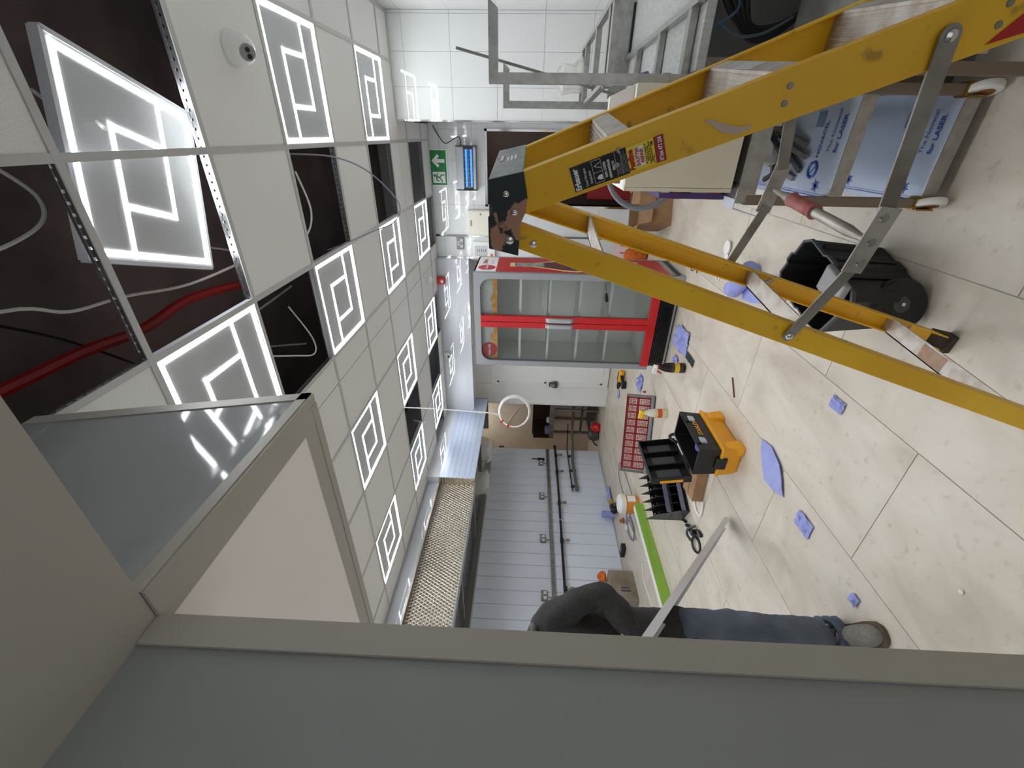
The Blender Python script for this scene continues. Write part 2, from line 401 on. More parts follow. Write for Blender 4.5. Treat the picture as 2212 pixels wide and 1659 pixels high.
# tee bars: flange plus slotted web
def tee(name, p0, p1, main):
    p0, p1 = V(p0), V(p1); d = (p1-p0); Ln = d.length; d.normalize()
    t = MB().bar(p0, p1, .024, .004); t.build(name, m_tee, ce)
    k = MB(); k.bar(p0+V((0, 0, .011)), p1+V((0, 0, .011)), .003, .018); k.bar(p0+V((0, 0, .034)), p1+V((0, 0, .034)), .005, .010)
    n = int(Ln/.03)
    for q in range(n):
        c = p0+d*(Ln*(q+.5)/n); k.bar(c-d*.0105+V((0, 0, .0245)), c+d*.0105+V((0, 0, .0245)), .002, .011)
    k.build('tee_web', m_web, ce)
for i in range(-1, 7):
    y1 = 5.84 if -1.45 < X(i) < .1 else (5.72 if X(i) < 0 else 4.523)
    tee('tee_bar', (X(i), .87 if i >= 1 else -.9, CEIL-.001), (X(i), y1, CEIL-.001), True)
for j in range(-3, 8):
    yy = Y(j)
    xr = .875 if yy < 4.5 else .1
    tee('tee_bar', (-3.97 if yy > 1.1 else -.635, yy, CEIL-.0015), (xr, yy, CEIL-.0015), False)

# LED panels with the square spiral pattern
def panel_meshes():
    s = .5955; h = s/2
    rim = MB()
    for a, b in (((-h, -h), (h, -h)), ((h, -h), (h, h)), ((h, h), (-h, h)), ((-h, h), (-h, -h))):
        rim.bar((a[0], a[1], .012), (b[0], b[1], .012), .014, .030)
    face = MB().box(-h+.004, h-.004, -h+.004, h-.004, .0, .012)
    L = MB(); t = .019; o = h-.026
    def st(x0, y0, x1, y1): L.box(min(x0, x1)-t/2, max(x0, x1)+t/2, min(y0, y1)-t/2, max(y0, y1)+t/2, -.0012, .0)
    st(-o, -o, o, -o); st(-o, o, o, o); st(-o, -o, -o, o); st(o, -o, o, o)
    q = .118
    st(-q, -q, q, -q); st(-q, q, q, q); st(-q, -q, -q, q); st(q, -q, q, q)
    st(q, q, o, q); st(-q, -q, -o, -q)
    return rim, face, L
rim, face, leds = panel_meshes()
def make_panel(label):
    t = thing('ceiling_light', label, 'light', (0, 0, 0), 'square spiral LED panels in the ceiling')
    rim.build('frame', m_ltf, t); face.build('panel_face', m_diff, t); leds.build('light_strip', m_led, t)
    return t
names = {(3, -2): 'unseen added square spiral LED panel behind the partition wall, nearer to it', (5, -2): 'unseen added square spiral LED panel behind the partition wall, nearer to the left wall', (3, 0): 'unseen added square spiral LED panel above the grey bulkhead', (5, 0): 'unseen added square spiral LED panel behind the grey bulkhead by the left wall', (-1, 2): 'square spiral LED panel on the right, nearest to the white dome camera', (-1, 4): 'square spiral LED panel close to the white tiled nib wall',
 (1, 0): 'large square spiral LED panel whose end is hidden by the grey bulkhead', (1, 2): 'square spiral LED panel between an open dark hole and plain tiles',
 (1, 4): 'square spiral LED panel touched by the drooping grey cable, below the second dark opening', (1, 6): 'square spiral LED panel farthest along, above the cream fuse box',
 (3, 2): 'square spiral LED panel beside the corner of the grey bulkhead', (3, 4): 'square spiral LED panel from whose corner the coiled white cable hangs',
 (3, 6): 'square spiral LED panel next to the smoke detector, above the fridge', (5, 2): 'square spiral LED panel above the engine-turned near half of the hood',
 (5, 4): 'square spiral LED panel with a white cable end dangling over it, by the hood', (5, 6): 'square spiral LED panel in the far left corner above the filmed hood'}
first = None
for (i, j) in LIGHTS:
    loc = (X(i)-.29875, Y(j)+.302, CEIL+.004)
    if first is None: first = make_panel(names[(i, j)]); first.location = loc
    else: dup(first, loc, names[(i, j)])
tl = dup(first, (-.14, 1.585, 2.815), 'tilted LED panel lying loose above the bare ceiling grid')
tl.rotation_euler = (.116, -.027, .302)

# ---------------------------------------------------------------- things in the void and hanging cables
def cable(name, pts, r, M, label, n=6, cat='cable', k=6):
    return tag(MB().tube(smooth_path(pts, k), r, n).build(name, M, smooth=True), label, cat)
cable('cable', [(.10, 1.52, 3.02), (.06, 1.50, 2.95), (.03, 1.47, 2.83), (.0, 1.44, 2.765)], .006, m_cable, 'short curved white cable beside the tilted LED panel')
cable('cable', [(-.328, 1.0, 3.02), (-.30, 1.2, 3.0), (-.25, 1.32, 2.98), (-.18, 1.36, 3.0), (-.1, 1.33, 3.05)], .006, m_cable, 'white cable looping in the void left of the tilted panel')
cable('cable', [(-.44, .6, 3.0), (-.46, 1.1, 3.0), (-.527, 1.28, 3.0), (-.546, 1.49, 3.0), (-.58, 1.77, 2.95), (-.56, 2.2, 2.9)], .006, m_cable, 'long white cable crossing the open ceiling void')
cable('red_pipe', [(-.70, .5, 3.12), (-.705, 1.06, 3.1), (-.707, 1.34, 3.1), (-.729, 1.6, 3.1), (-.70, 1.9, 3.1), (-.75, 2.3, 3.1)], .022, mat('red conduit', (150, 18, 20), .5), 'red pipe running through the open ceiling void', 8, 'pipe')
cable('cable', [(-.3, .4, 3.2), (-.45, 1.0, 3.2), (-.62, 1.3, 3.18), (-.9, 1.6, 3.2)], .005, m_black, 'black cable sagging in the void near the red pipe')
cable('cable', [(-1.0, 1.9, 2.9), (-1.12, 2.15, 2.82), (-1.18, 2.30, 2.78), (-1.1, 2.36, 2.80), (-.9, 2.36, 2.9)], .0045, m_cable, 'white cable curling in the dark opening behind the bulkhead')
for q, (p0, p1) in enumerate((((-.95, 2.0, 3.1), (-.78, 2.38, 2.86)), ((-1.0, 1.95, 3.1), (-1.15, 2.38, 2.86)))):
    tag(MB().tube([p0, p1], .006, 6).build('hanger_rod', m_steel2, smooth=True), ['thin steel hanger rod in the dark opening, nearer the tiles', 'thin steel hanger rod in the dark opening, nearer the bulkhead'][q], 'rod', None)
cable('cable', [(-.10, 2.45, 2.74), (-.131, 2.9, 2.70), (-.2, 3.1, 2.60), (-.33, 3.3, 2.52), (-.476, 3.4, 2.46), (-.58, 3.33, 2.50), (-.61, 3.1, 2.60), (-.65, 2.9, 2.72), (-.67, 2.8, 2.80)], .0045, m_gcable, 'grey cable drooping below the ceiling between two openings')
cable('cable', [(-.60, 2.5, 3.355), (-.63, 2.52, 3.0), (-.55, 2.6, 2.83), (-.42, 2.75, 2.83), (-.2, 2.7, 2.85)], .006, m_cable, 'white cable inside the opening beside the grey drooping cable')
# white cable with its coil
tcl = thing('cable_coil', 'coiled white cable with red tape hanging from the ceiling', 'cable', (-2.45, 3.6, 1.58))
cu, cv = V((.86, .51, 0)), V((0, 0, 1))
drop = smooth_path([(-2.423, 3.583, 2.78), (-2.434, 3.588, 2.338), (-2.451, 3.59, 2.006), (-2.464, 3.59, 1.80), (-2.49, 3.583, 1.72)], 6)
loops = []
for tI in range(3):
    loops += arc((-2.45, 3.605+.008*tI, 1.575), .150+.006*tI, 2.2+2*PI*tI, 2.2+2*PI*(tI+1), 26, cu, cv)[:-1]
MB().tube(drop, .0065, 8).build('cable_drop', m_cable, tcl, True)
MB().tube(loops, .0065, 8).build('coil', m_cable, tcl, True)
ta = MB()
for aa in (2.25, 2.75):
    p = V((-2.45, 3.605, 1.575))+cu*(.156*math.cos(aa))+cv*(.156*math.sin(aa)); dd = cu*(-math.sin(aa))+cv*math.cos(aa)
    ta.bar(p-dd*.009, p+dd*.009, .034, .034)
MB().add(ta.v, ta.f[:6]).build('tape', m_red, tcl); MB().add(ta.v, ta.f[6:]).build('tape', m_red, tcl)
cable('cable', [(-2.95, 4.1, 2.78), (-2.9, 4.0, 2.66), (-2.86, 3.97, 2.60)], .010, m_cable, 'short white cable end dangling from the ceiling opening by the hood')
# ---------------------------------------------------------------- near partition, low ceiling and bulkhead on the left
wn = struct(MB().box(-.84, -.708, -1.6, .391, 0, 2.083).build('wall_near', m_near))
MB().prism([(-.845, .392, 0), (-.845, .397, 0), (-.7015, .397, 0), (-.7015, .348, 0), (-.7075, .348, 0), (-.7075, .392, 0)], (0, 0, 2.082)).build('corner_trim', m_trim, wn)
struct(MB().box(-.85, .95, -1.6, .391, 2.083, 2.2).build('ceiling_low', m_lowc))
ZS, XB = 2.083, -.640
A0, A1 = (XB, .392, ZS), (XB, 1.001, ZS); B1 = (XB, .845, 2.73); B0 = (XB, .392, 2.73)
A2, A3 = (-2.2, 1.001, ZS), (-2.2, .392, ZS); B2, B3 = (-2.2, .845, 2.73), (-2.2, .392, 2.73)
sof = struct(MB().hexa([A3, A0, A1, A2], [B3, B0, B1, B2]).build('ceiling_bulkhead', m_panel))
MB().box(-2.2, XB-.087, .393, .916, ZS-.003, ZS+.001).build('soffit_board', m_soffit, sof)
MB().box(XB-.087, XB, .393, 1.001, ZS-.006, ZS).build('soffit_trim', m_trim, sof)
MB().box(-2.2, XB-.087, .916, .971, ZS-.0055, ZS).build('soffit_trim', m_trim, sof)
MB().box(-2.2, XB-.03, .9735, 1.003, ZS-.0075, ZS).build('soffit_trim', m_trim, sof)
nf = V((1, 0, 0))
def strip(a, b, wv, th=.003):
    a, b = V(a), V(b); wv = V(wv); n_ = nf*th
    return MB().hexa([a-nf*.002, b-nf*.002, b+wv-nf*.002, a+wv-nf*.002], [a+n_, b+n_, b+wv+n_, a+wv+n_])
strip(A0, A1, V((0, 0, .025))).build('edge_trim', m_trim, sof)
strip(V(A1), V(B1), V((0, -.034, 0))).build('edge_trim', m_trim, sof)

# ---------------------------------------------------------------- extractor hood along the left wall
hd = thing('extractor_hood', 'long stainless extractor hood along the left wall, near half engine-turned, far half filmed', 'hood', (-4.6, 3.9, 2.1))
MB().box(-4.02, -3.99, 1.0, 4.13, 2.085, 2.56).build('front_panel', m_engine, hd)['label'] = 'engine-turned shiny front panel'
fp = MB().box(-3.90, -3.87, 4.13, 6.08, 2.09, 2.56).build('front_panel', m_film, hd); fp['label'] = 'front panel still under pale blue protective film'
for z in (2.16, 2.23, 2.30, 2.37, 2.44, 2.51):
    MB().box(-3.8705, -3.869, 4.16, 6.05, z, z+.0025).build('film_line', m_bink, fp)
MB().box(-4.02, -3.87, 4.12, 4.132, 2.09, 2.56).build('end_panel', m_engine, hd)
MB().box(-4.5, -3.87, 6.07, 6.09, 2.09, 2.56).build('end_panel', m_steel, hd)
MB().box(-3.95, -3.93, 1.0, 4.12, 2.08, 2.09).box(-4.03, -3.98, 1.0, 4.12, 2.07, 2.088).build('bottom_lip', m_steel, hd)
MB().hexa([(-4.10, 1.0, 2.12), (-4.08, 1.0, 2.12), (-4.08, 6.05, 2.12), (-4.10, 6.05, 2.12)], [(-4.9, 1.0, 2.5), (-4.88, 1.0, 2.5), (-4.88, 6.05, 2.5), (-4.9, 6.05, 2.5)]).build('filter_bank', mat('dark brown filter steel', (70, 62, 50), .5, .5), hd)  # filters in one even dark brown
MB().box(-5.275, -5.12, 1.0, 6.08, 2.05, 2.14).build('gutter', m_steel, hd)
MB().box(-5.27, -3.9, 1.0, 6.05, 2.54, 2.56).build('top_plate', m_steel2, hd)
for y in (1.9, 2.9, 4.05, 5.0):
    MB().box(-4.98, -4.04, y, y+.05, 2.10, 2.16).build('cross_brace', m_steel2, hd)
MB().box(-5.12, -4.55, 1.0, 6.05, 2.44, 2.5).build('baffle', mat('brown baffle', (84, 64, 44), .6), hd)
struct(MB().box(-5.28, -3.985, -1.6, 4.128, 2.56, TOP).box(-5.28, -3.868, 4.128, 6.1, 2.56, TOP).build('wall_hood_boxing', m_gloss))
m_bag = mat('clear plastic bag', (222, 222, 214), .2, alpha=.45, bump=(22, .8))
def bag(c, s, label, seed):
    rnd = random.Random(seed); b = MB(); P = []
    n = 12; prof = [(.55, 1), (1, .82), (.9, .45), (1.05, .2), (.7, .02)]
    vs = []; fs = []
    for k, (r, z) in enumerate(prof):
        for j in range(n):
            t = 2*PI*j/n; q = r*(1+rnd.uniform(-.22, .22))
            vs.append((c[0]+math.cos(t)*s[0]*q*.5, c[1]+math.sin(t)*s[1]*q*.5, c[2]-s[2]+s[2]*z))
    for k in range(len(prof)-1):
        for j in range(n): fs.append((k*n+j, k*n+(j+1) % n, (k+1)*n+(j+1) % n, (k+1)*n+j))
    b.add(vs, fs)
    return tag(b.build('plastic_bag', m_bag, smooth=True), label, 'bag')
bag((-4.3, 5.25, 2.30), (.30, .5, .36), 'clear plastic bag hanging under the far end of the hood', 3)
bag((-4.3, 4.50, 2.22), (.26, .42, .30), 'clear plastic bag hanging under the middle of the hood', 5)

# ---------------------------------------------------------------- services on the clad wall
XW = -5.277
c_ = thing('socket_rail', 'grey steel trunking along the clad wall below the sockets', 'trunking', (XW, 4.6, 1.0))
MB().box(XW, XW+.045, 2.6, 6.45, .975, 1.028).build('trunking', m_steel2, c_, bev=.003)
MB().box(XW, XW+.05, 6.44, 6.455, .97, 1.033).build('end_cap', m_steel2, c_)
def socket_(y, z, label, x=XW, M=m_steel2):
    t = thing('double_socket', label, 'socket', (x, y, z), 'double sockets on the clad wall')
    MB().box(x, x+.028, y-.073, y+.073, z-.043, z+.043).build('face_plate', M, t, bev=.003)
    for q in (-1, 1):
        MB().box(x+.028, x+.031, y+q*.036-.02, y+q*.036+.02, z-.03, z+.012).build('outlet', m_wink, t)
        MB().box(x+.028, x+.034, y+q*.014-.008, y+q*.014+.008, z+.018, z+.034).build('switch', m_lgrey, t)
        pn_ = MB()
        for dy, dz in ((0, .002), (-.011, -.018), (.011, -.018)): pn_.box(x+.031, x+.0316, y+q*.036+dy-.003, y+q*.036+dy+.003, z+dz-.004, z+dz+.004)
        pn_.build('pin_hole', m_ink, t)['kind'] = 'stuff'
    MB().tube([(x+.012, y-.02, z-.043), (x+.012, y-.02, z-.10)], .008, 6).build('conduit_stub', m_steel2, t, True)
    return t
socket_(6.10, 1.13, 'double socket with a black plug strap, farthest along the clad wall')
socket_(5.256, 1.13, 'second double socket from the far end of the clad wall'); socket_(4.376, 1.127, 'third double socket from the far end of the clad wall')
socket_(3.45, 1.128, 'double socket half hidden behind the man in the grey jumper')
tag(MB().bar((XW+.02, 6.2, 1.19), (XW+.02, 6.19, 1.06), .03, .04).bar((XW+.02, 6.2, 1.19), (XW+.02, 6.20, 1.30), .012, .012).build('black_strap', m_black), 'black cable tail hanging beside the farthest socket', 'strap')
g = thing('gas_pipe', 'black gas pipe with branch valves along the clad wall', 'pipe', (XW+.06, 4.5, .85))
gx = XW+.075
MB().tube(smooth_path([(gx, 6.53, .86), (gx, 6.4, .858), (gx, 5.44, .848), (gx, 4.4, .852), (gx, 2.7, .862)], 4), .020, 10).build('pipe', m_black, g, True)
MB().lathe([(.026, -.03), (.03, -.02), (.03, .02), (.026, .03)], (gx, 6.5, .86), 10, (0, 1, 0)).build('elbow', m_black, g, True)
for y in (6.25, 5.80, 5.05, 4.30, 3.52):
    MB().lathe([(.028, -.035), (.028, .035)], (gx, y, .85), 10, (0, 1, 0)).build('tee_fitting', m_black, g, True)
    v = MB().tube([(gx, y, .84), (gx+.02, y, .76)], .012, 8).box(gx+.005, gx+.035, y-.014, y+.014, .735, .785).build('valve', m_steel2, g, True)
    MB().box(gx+.03, gx+.036, y-.07 if y < 6 else y-.02, y, .765, .777).build('valve_lever', mat('brass lever', (186, 150, 84), .4, .5), v)
for y in (5.82, 4.33, 5.1): MB().box(XW, gx+.03, y-.012, y+.012, .835, .865).build('pipe_clip', m_black, g)
wp = thing('waste_pipe', 'grey plastic waste pipe sloping along the wall to the sink', 'pipe', (XW+.06, 6.2, .5))
MB().tube([(XW+.055, 5.38, .525), (XW+.06, 6.1, .545), (-5.1, 6.9, .50), (-4.75, 7.25, .47)], .028, 10).build('pipe', m_pipe, wp, True)
MB().lathe([(.036, -.04), (.036, .04)], (XW+.056, 5.42, .527), 10, (0, 1, 0)).build('end_socket', m_pipe, wp, True)
MB().lathe([(.034, -.04), (.034, .04)], (-5.18, 6.62, .515), 10, (.2, 1, 0)).build('pipe_joint', m_lgrey, wp, True)
MB().tube([(XW+.03, 5.38, .60), (XW+.03, 6.5, .62), (-5.0, 7.0, .58)], .009, 8).build('supply_pipe', m_black, wp, True)
for y in (5.5, 5.9, 6.3): MB().box(XW, XW+.05, y-.01, y+.01, .50, .62).build('pipe_clip', m_dgrey, wp)
cable('cable', [(XW+.03, 4.72, .97), (XW+.10, 4.68, .85), (XW+.13, 4.55, .70), (XW+.10, 4.42, .55), (XW+.05, 4.47, .50)], .005, m_cable, 'thin white cable hooked over the black gas pipe')

# ---------------------------------------------------------------- sink in the recess
sk = thing('sink_unit', 'dark stainless sink on legs in the beige recess', 'sink', (-4.9, 7.3, 0))
MB().box(-5.34, -4.2, 6.98, 7.6, .88, .92).box(-5.34, -4.2, 6.97, 6.985, .86, .95).build('worktop', m_steel2, sk, bev=.004)
MB().box(-5.72, -4.2, 7.59, 7.61, .92, 1.28).box(-5.36, -5.34, 6.98, 7.6, .86, 1.27).build('splashback', mat('dark filmed steel', (58, 46, 40), .3, .4), sk)
for x, y in ((-5.22, 7.02), (-4.68, 7.02), (-4.25, 7.02), (-5.22, 7.5), (-4.68, 7.5)):
    MB().box(x-.02, x+.02, y-.02, y+.02, 0, .88).build('leg', m_steel2, sk)
MB().box(-5.2, -4.27, 7.0, 7.05, .30, .34).build('rail', m_dgrey, sk)
MB().box(-5.2, -4.27, 7.05, 7.5, .12, .15).build('shelf', m_dgrey, sk)
MB().tube([(-4.6, 7.5, .92), (-4.6, 7.5, 1.12), (-4.6, 7.35, 1.16), (-4.6, 7.3, 1.12)], .012, 8).build('tap', m_chrome, sk, True)
tag(MB().box(-5.28, -5.13, 7.0, 7.1, .921, 1.03).build('sponge_pack', mat('lilac pack', (120, 118, 160), .6), bev=.006), 'small lilac box on the dark sink edge', 'box')
tag(MB().lathe([(.03, 0), (.04, .02), (.045, .05), (.03, .06), (.02, .075), (.035, .1), (.02, .12)], (-5.02, 7.06, .968), 12, (.97, 0, .12)).build('plastic_cup', m_lgrey, smooth=True), 'crumpled clear cup lying on the dark sink edge', 'cup')
bk = thing('black_bag', 'black and grey tool bag with a red cloth on the floor below the sink', 'bag', (-4.95, 6.75, 0))
MB().lathe([(.1, 0), (.13, .05), (.12, .16), (.06, .2)], (-5.05, 6.75, .002), 12).build('bag_body', m_dgrey, bk, True)
MB().lathe([(.07, 0), (.1, .06), (.08, .13), (.03, .17)], (-4.86, 6.72, .002), 10).build('red_cloth', m_red, bk, True)
MB().tube(arc((-5.12, 6.70, .02), .16, 0, PI*1.2, 14, (1, 0, 0), (0, .3, .5)), .014, 8).build('strap', m_black, bk, True)
cable('cable', [(-5.1, 7.61, 1.62), (-5.25, 7.60, 1.72), (-5.5, 7.60, 1.86)], .004, m_cable, 'thin white wire stub on the beige wall of the recess')
tag(MB().box(-5.42, -5.40, 6.7, 6.73, 1.85, 1.95).build('wall_bracket', mat('rusty bracket', (96, 64, 28), .7)), 'small rusty bracket on the beige wall by the cladding', 'bracket')

# ---------------------------------------------------------------- fittings on ceiling and back wall
dm = thing('dome_camera', 'white dome security camera on the ceiling tile', 'camera', (.289, 2.147, CEIL))
DA = V((.289, 2.147, CEIL+.001))
MB().lathe([(.062, .0), (.064, -.012), (.060, -.022)], DA, 24).build('base', m_white, dm, True)
MB().lathe([(.058, -.018), (.057, -.045), (.048, -.068), (.030, -.084), (.008, -.09)], DA, 24).build('dome', m_white, dm, True)
ln = V((-.25, -.45, -.55)).normalized(); LP = DA+V((0, 0, -.045))+ln*.040
MB().lathe([(.030, 0), (.030, .012), (.026, .016)], LP, 18, ln).build('lens_ring', m_mgrey, dm, True)
MB().lathe([(.009, 0), (.009, .003)], LP+ln*.0165+V((.011, -.004, .0)), 12, ln).build('lens', m_ink, dm, True)
MB().lathe([(.009, 0), (.009, .003)], LP+ln*.0165-V((.011, -.004, .0)), 12, ln).build('lens', m_ink, dm, True)
sd = thing('smoke_detector', 'round white smoke detector on the ceiling near the red alarm', 'detector', (-1.576, 5.189, CEIL))
MB().lathe([(.052, 0), (.055, -.015), (.045, -.03)], (-1.576, 5.189, CEIL+.001), 20).build('base', m_white, sd, True)
MB().lathe([(.036, -.028), (.034, -.045), (.018, -.055)], (-1.576, 5.189, CEIL), 20).build('sensor', m_white, sd, True)
ra = thing('alarm_sounder', 'red fire alarm sounder on the white bulkhead', 'alarm', (-1.73, 5.72, 2.66))
MB().box(-1.785, -1.685, 5.66, 5.72, 2.61, 2.715).build('body', m_red, ra, bev=.015)
MB().lathe([(.02, 0), (.018, .02), (.008, .03)], (-1.735, 5.66, 2.645), 12, (0, -1, 0)).build('beacon', m_wink, ra, True)
cc = thing('wall_camera', 'small white bullet camera high on the white bulkhead', 'camera', (-2.87, 5.72, 2.66))
MB().box(-2.90, -2.84, 5.69, 5.72, 2.63, 2.70).build('mount', m_white, cc, bev=.006)
MB().lathe([(.034, 0), (.036, .03), (.034, .07)], (-2.865, 5.70, 2.65), 16, (-.1, -1, -.35)).build('housing', m_white, cc, True)
MB().lathe([(.02, 0), (.018, .004)], V((-2.865, 5.70, 2.65))+V((-.1, -1, -.35)).normalized()*.0705, 14, (-.1, -1, -.35)).build('lens', m_ink, cc, True)
# exit sign
ex = thing('exit_sign', 'green and white running-man exit sign on the white tiles', 'sign', (-.365, 5.84, 2.62))
MB().box(-.572, -.16, 5.828, 5.84, 2.512, 2.735).build('board', m_wink, ex)
m_exg = mat('exit green', (20, 132, 62), .45)
MB().box(-.558, -.175, 5.8265, 5.829, 2.526, 2.722).build('green_field', m_exg, ex)
MB().box(-.535, -.41, 5.825, 5.827, 2.545, 2.70).build('door_pictogram', m_wink, ex)
yy = 5.8240
def P2(pts, y=yy): return [(x, y, z) for x, z in pts]
man = MB()
man.prism(P2(arc((0, 0, 0), .014, 0, 2*PI, 10, (1, 0, 0), (0, 1, 0)) and [(-.452+.014*math.cos(k*PI/6), 2.678+.014*math.sin(k*PI/6)) for k in range(12)]), (0, .001, 0))
for a, b_ in (((-.462, 2.662), (-.475, 2.615)), ((-.475, 2.615), (-.445, 2.592)), ((-.445, 2.592), (-.445, 2.555)), ((-.475, 2.615), (-.505, 2.59)), ((-.505, 2.59), (-.530, 2.585)), ((-.462, 2.655), (-.43, 2.64)), ((-.465, 2.655), (-.50, 2.65)), ((-.50, 2.65), (-.515, 2.625))):
    man.bar((a[0], yy, a[1]), (b_[0], yy, b_[1]), .001, .014, (0, 0, 1) if abs(a[0]-b_[0]) > .008 else (1, 0, 0))
man.build('running_man', m_exg, ex)
arw = MB().prism(P2([(-.29, 2.705), (-.365, 2.63), (-.335, 2.61), (-.31, 2.64), (-.31, 2.545), (-.27, 2.545), (-.27, 2.64), (-.245, 2.61), (-.215, 2.63)]), (0, .002, 0))
arw.build('arrow', m_wink, ex)
# insect killer
ik = thing('insect_killer', 'silver insect killer with glowing blue tubes on the back wall', 'insect killer', (-.365, 5.84, 2.27))
m_sil = mat('satin silver case', (178, 180, 182), .35, .4)
MB().box(-.60, -.13, 5.78, 5.838, 2.15, 2.39).build('case', m_dgrey, ik, bev=.004)
MB().box(-.60, -.13, 5.755, 5.785, 2.30, 2.39).build('top_panel', m_sil, ik, bev=.006)
MB().box(-.60, -.13, 5.755, 5.785, 2.15, 2.185).build('bottom_panel', m_sil, ik, bev=.006)
for x in (-.61, -.13): MB().box(x, x+.01, 5.75, 5.838, 2.145, 2.395).build('end_cap', m_dgrey, ik)
m_uv = mat('blue tube', (60, 130, 255), .4, emit=((50, 125, 255), 1.6))
for z in (2.27, 2.21): MB().tube([(-.57, 5.775, z), (-.16, 5.775, z)], .012, 10).build('tube', m_uv, ik, True)
gr = MB()
for k in range(9): gr.box(-.57+k*.05, -.567+k*.05, 5.757, 5.762, 2.185, 2.31)
for z in (2.24,): gr.box(-.58, -.15, 5.757, 5.761, z, z+.003)
gr.build('wire_grille', m_steel, ik)['kind'] = 'stuff'
cable('power_cord', [(.08, 5.83, 2.66), (-.02, 5.82, 2.60), (-.10, 5.80, 2.52), (-.06, 5.80, 2.42), (-.03, 5.80, 2.36), (-.07, 5.80, 2.335), (-.125, 5.79, 2.33)], .005, m_black, 'black cord from the ceiling to the insect killer')
# cream fuse box, socket, alarm panel
fb = thing('fuse_box', 'cream metal fuse box on the white back wall', 'fuse box', (-1.0, 5.84, 2.0))
MB().box(-1.155, -.84, 5.77, 5.84, 1.70, 2.275).build('case', m_cream, fb, bev=.006)
MB().box(-1.14, -.855, 5.762, 5.771, 1.715, 2.26).build('door', m_cream, fb, bev=.004)
MB().lathe([(.012, 0), (.012, .004)], (-.885, 5.762, 2.11), 12, (0, -1, 0)).build('lock', m_steel2, fb, True)
MB().box(-1.03, -.96, 5.76, 5.763, 2.22, 2.245).build('badge', m_steel2, fb)
s2 = thing('double_socket', 'grey double socket high on the narrow white wall strip', 'socket', (-1.262, 5.84, 2.40))
MB().box(-1.337, -1.187, 5.815, 5.84, 2.35, 2.445).build('face_plate', m_mgrey, s2, bev=.004)
for q in (-1, 1): MB().box(-1.262+q*.037-.02, -1.262+q*.037+.02, 5.812, 5.816, 2.36, 2.40).build('outlet', m_lgrey, s2); MB().box(-1.262+q*.016-.008, -1.262+q*.016+.008, 5.810, 5.816, 2.41, 2.43).build('switch', m_wink, s2)
fa = thing('fire_alarm_box', 'white fire alarm control box with small legends and an orange button', 'alarm box', (-1.335, 5.84, 2.08))
MB().box(-1.44, -1.23, 5.78, 5.84, 1.93, 2.225).build('case', m_white, fa, bev=.006)
MB().box(-1.42, -1.28, 5.777, 5.781, 2.03, 2.20).build('label_field', m_lgrey, fa)
for k in range(5): MB().box(-1.41+.002, -1.40, 5.775, 5.778, 2.05+k*.028, 2.056+k*.028).build('indicator', m_exg if k == 4 else m_ink, fa)
for k in range(5): MB().box(-1.36, -1.325, 5.775, 5.778, 2.05+k*.028, 2.056+k*.028).build('legend_line', m_ink, fa)
MB().lathe([(.018, 0), (.016, .012)], (-1.40, 5.78, 1.975), 14, (0, -1, 0)).build('button', mat('orange button', (226, 96, 40), .4), fa, True)
# clutter in the dark doorway
tag(MB().box(-.70, -.05, 6.3, 6.9, 0, .95).build('dark_crate', mat('dark brown crate', (58, 34, 32), .6), bev=.01), 'tall dark brown crate inside the doorway', 'crate')
tag(MB().hexa([(-.6, 6.0, .951), (-.1, 6.0, .951), (-.1, 6.5, .951), (-.6, 6.5, .951)], [(-.5, 6.1, 1.25), (-.2, 6.1, 1.22), (-.2, 6.4, 1.2), (-.5, 6.4, 1.22)]).build('navy_bag', mat('navy cloth', (18, 26, 66), .8), bev=.04), 'navy blue bag on the dark crate in the doorway', 'bag')
tag(MB().box(-.72, -.55, 6.05, 6.28, .0, .74).build('red_box', mat('dark red box', (140, 18, 24), .5), bev=.01), 'narrow dark red box inside the doorway', 'box')

# unseen area lights added to brighten the recess and the room behind the doorway
def fill_light(name, loc, size, power):
    ld_ = bpy.data.lights.new(name, 'AREA'); ld_.energy = power; ld_.size = size; ld_.color = (1, .96, .9)
    o = bpy.data.objects.new(name, ld_); COL.objects.link(o); o.location = loc; return o
fill_light('recess_fill', (-5.2, 7.1, 2.9), .5, 9)
fill_light('back_room_fill', (.2, 6.8, 2.4), .4, 5)
# ---------------------------------------------------------------- two-door drinks fridge
fr = thing('drinks_fridge', 'tall red and silver two-door glass drinks fridge', 'fridge', (-1.62, 4.28, 0))
x0, x1, yf, yb, zt = -2.11, -1.13, 3.99, 4.585, 2.0
MB().box(x0, x0+.03, yf+.04, yb, .2, zt).box(x1-.03, x1, yf+.04, yb, .2, zt).box(x0, x1, yf+.04, yb, zt-.04, zt).box(x0, x1, yf+.04, yb, .2, .26).box(x0, x1, yb-.03, yb, .2, zt).build('cabinet', m_silver, fr)
MB().box(x0+.031, x0+.036, yf+.07, yb-.03, .26, zt-.04).box(x1-.036, x1-.031, yf+.07, yb-.03, .26, zt-.04).box(x0+.03, x1-.03, yb-.045, yb-.032, .26, zt-.04).box(x0+.03, x1-.03, yf+.07, yb-.04, .262, .275).build('liner', m_white, fr)

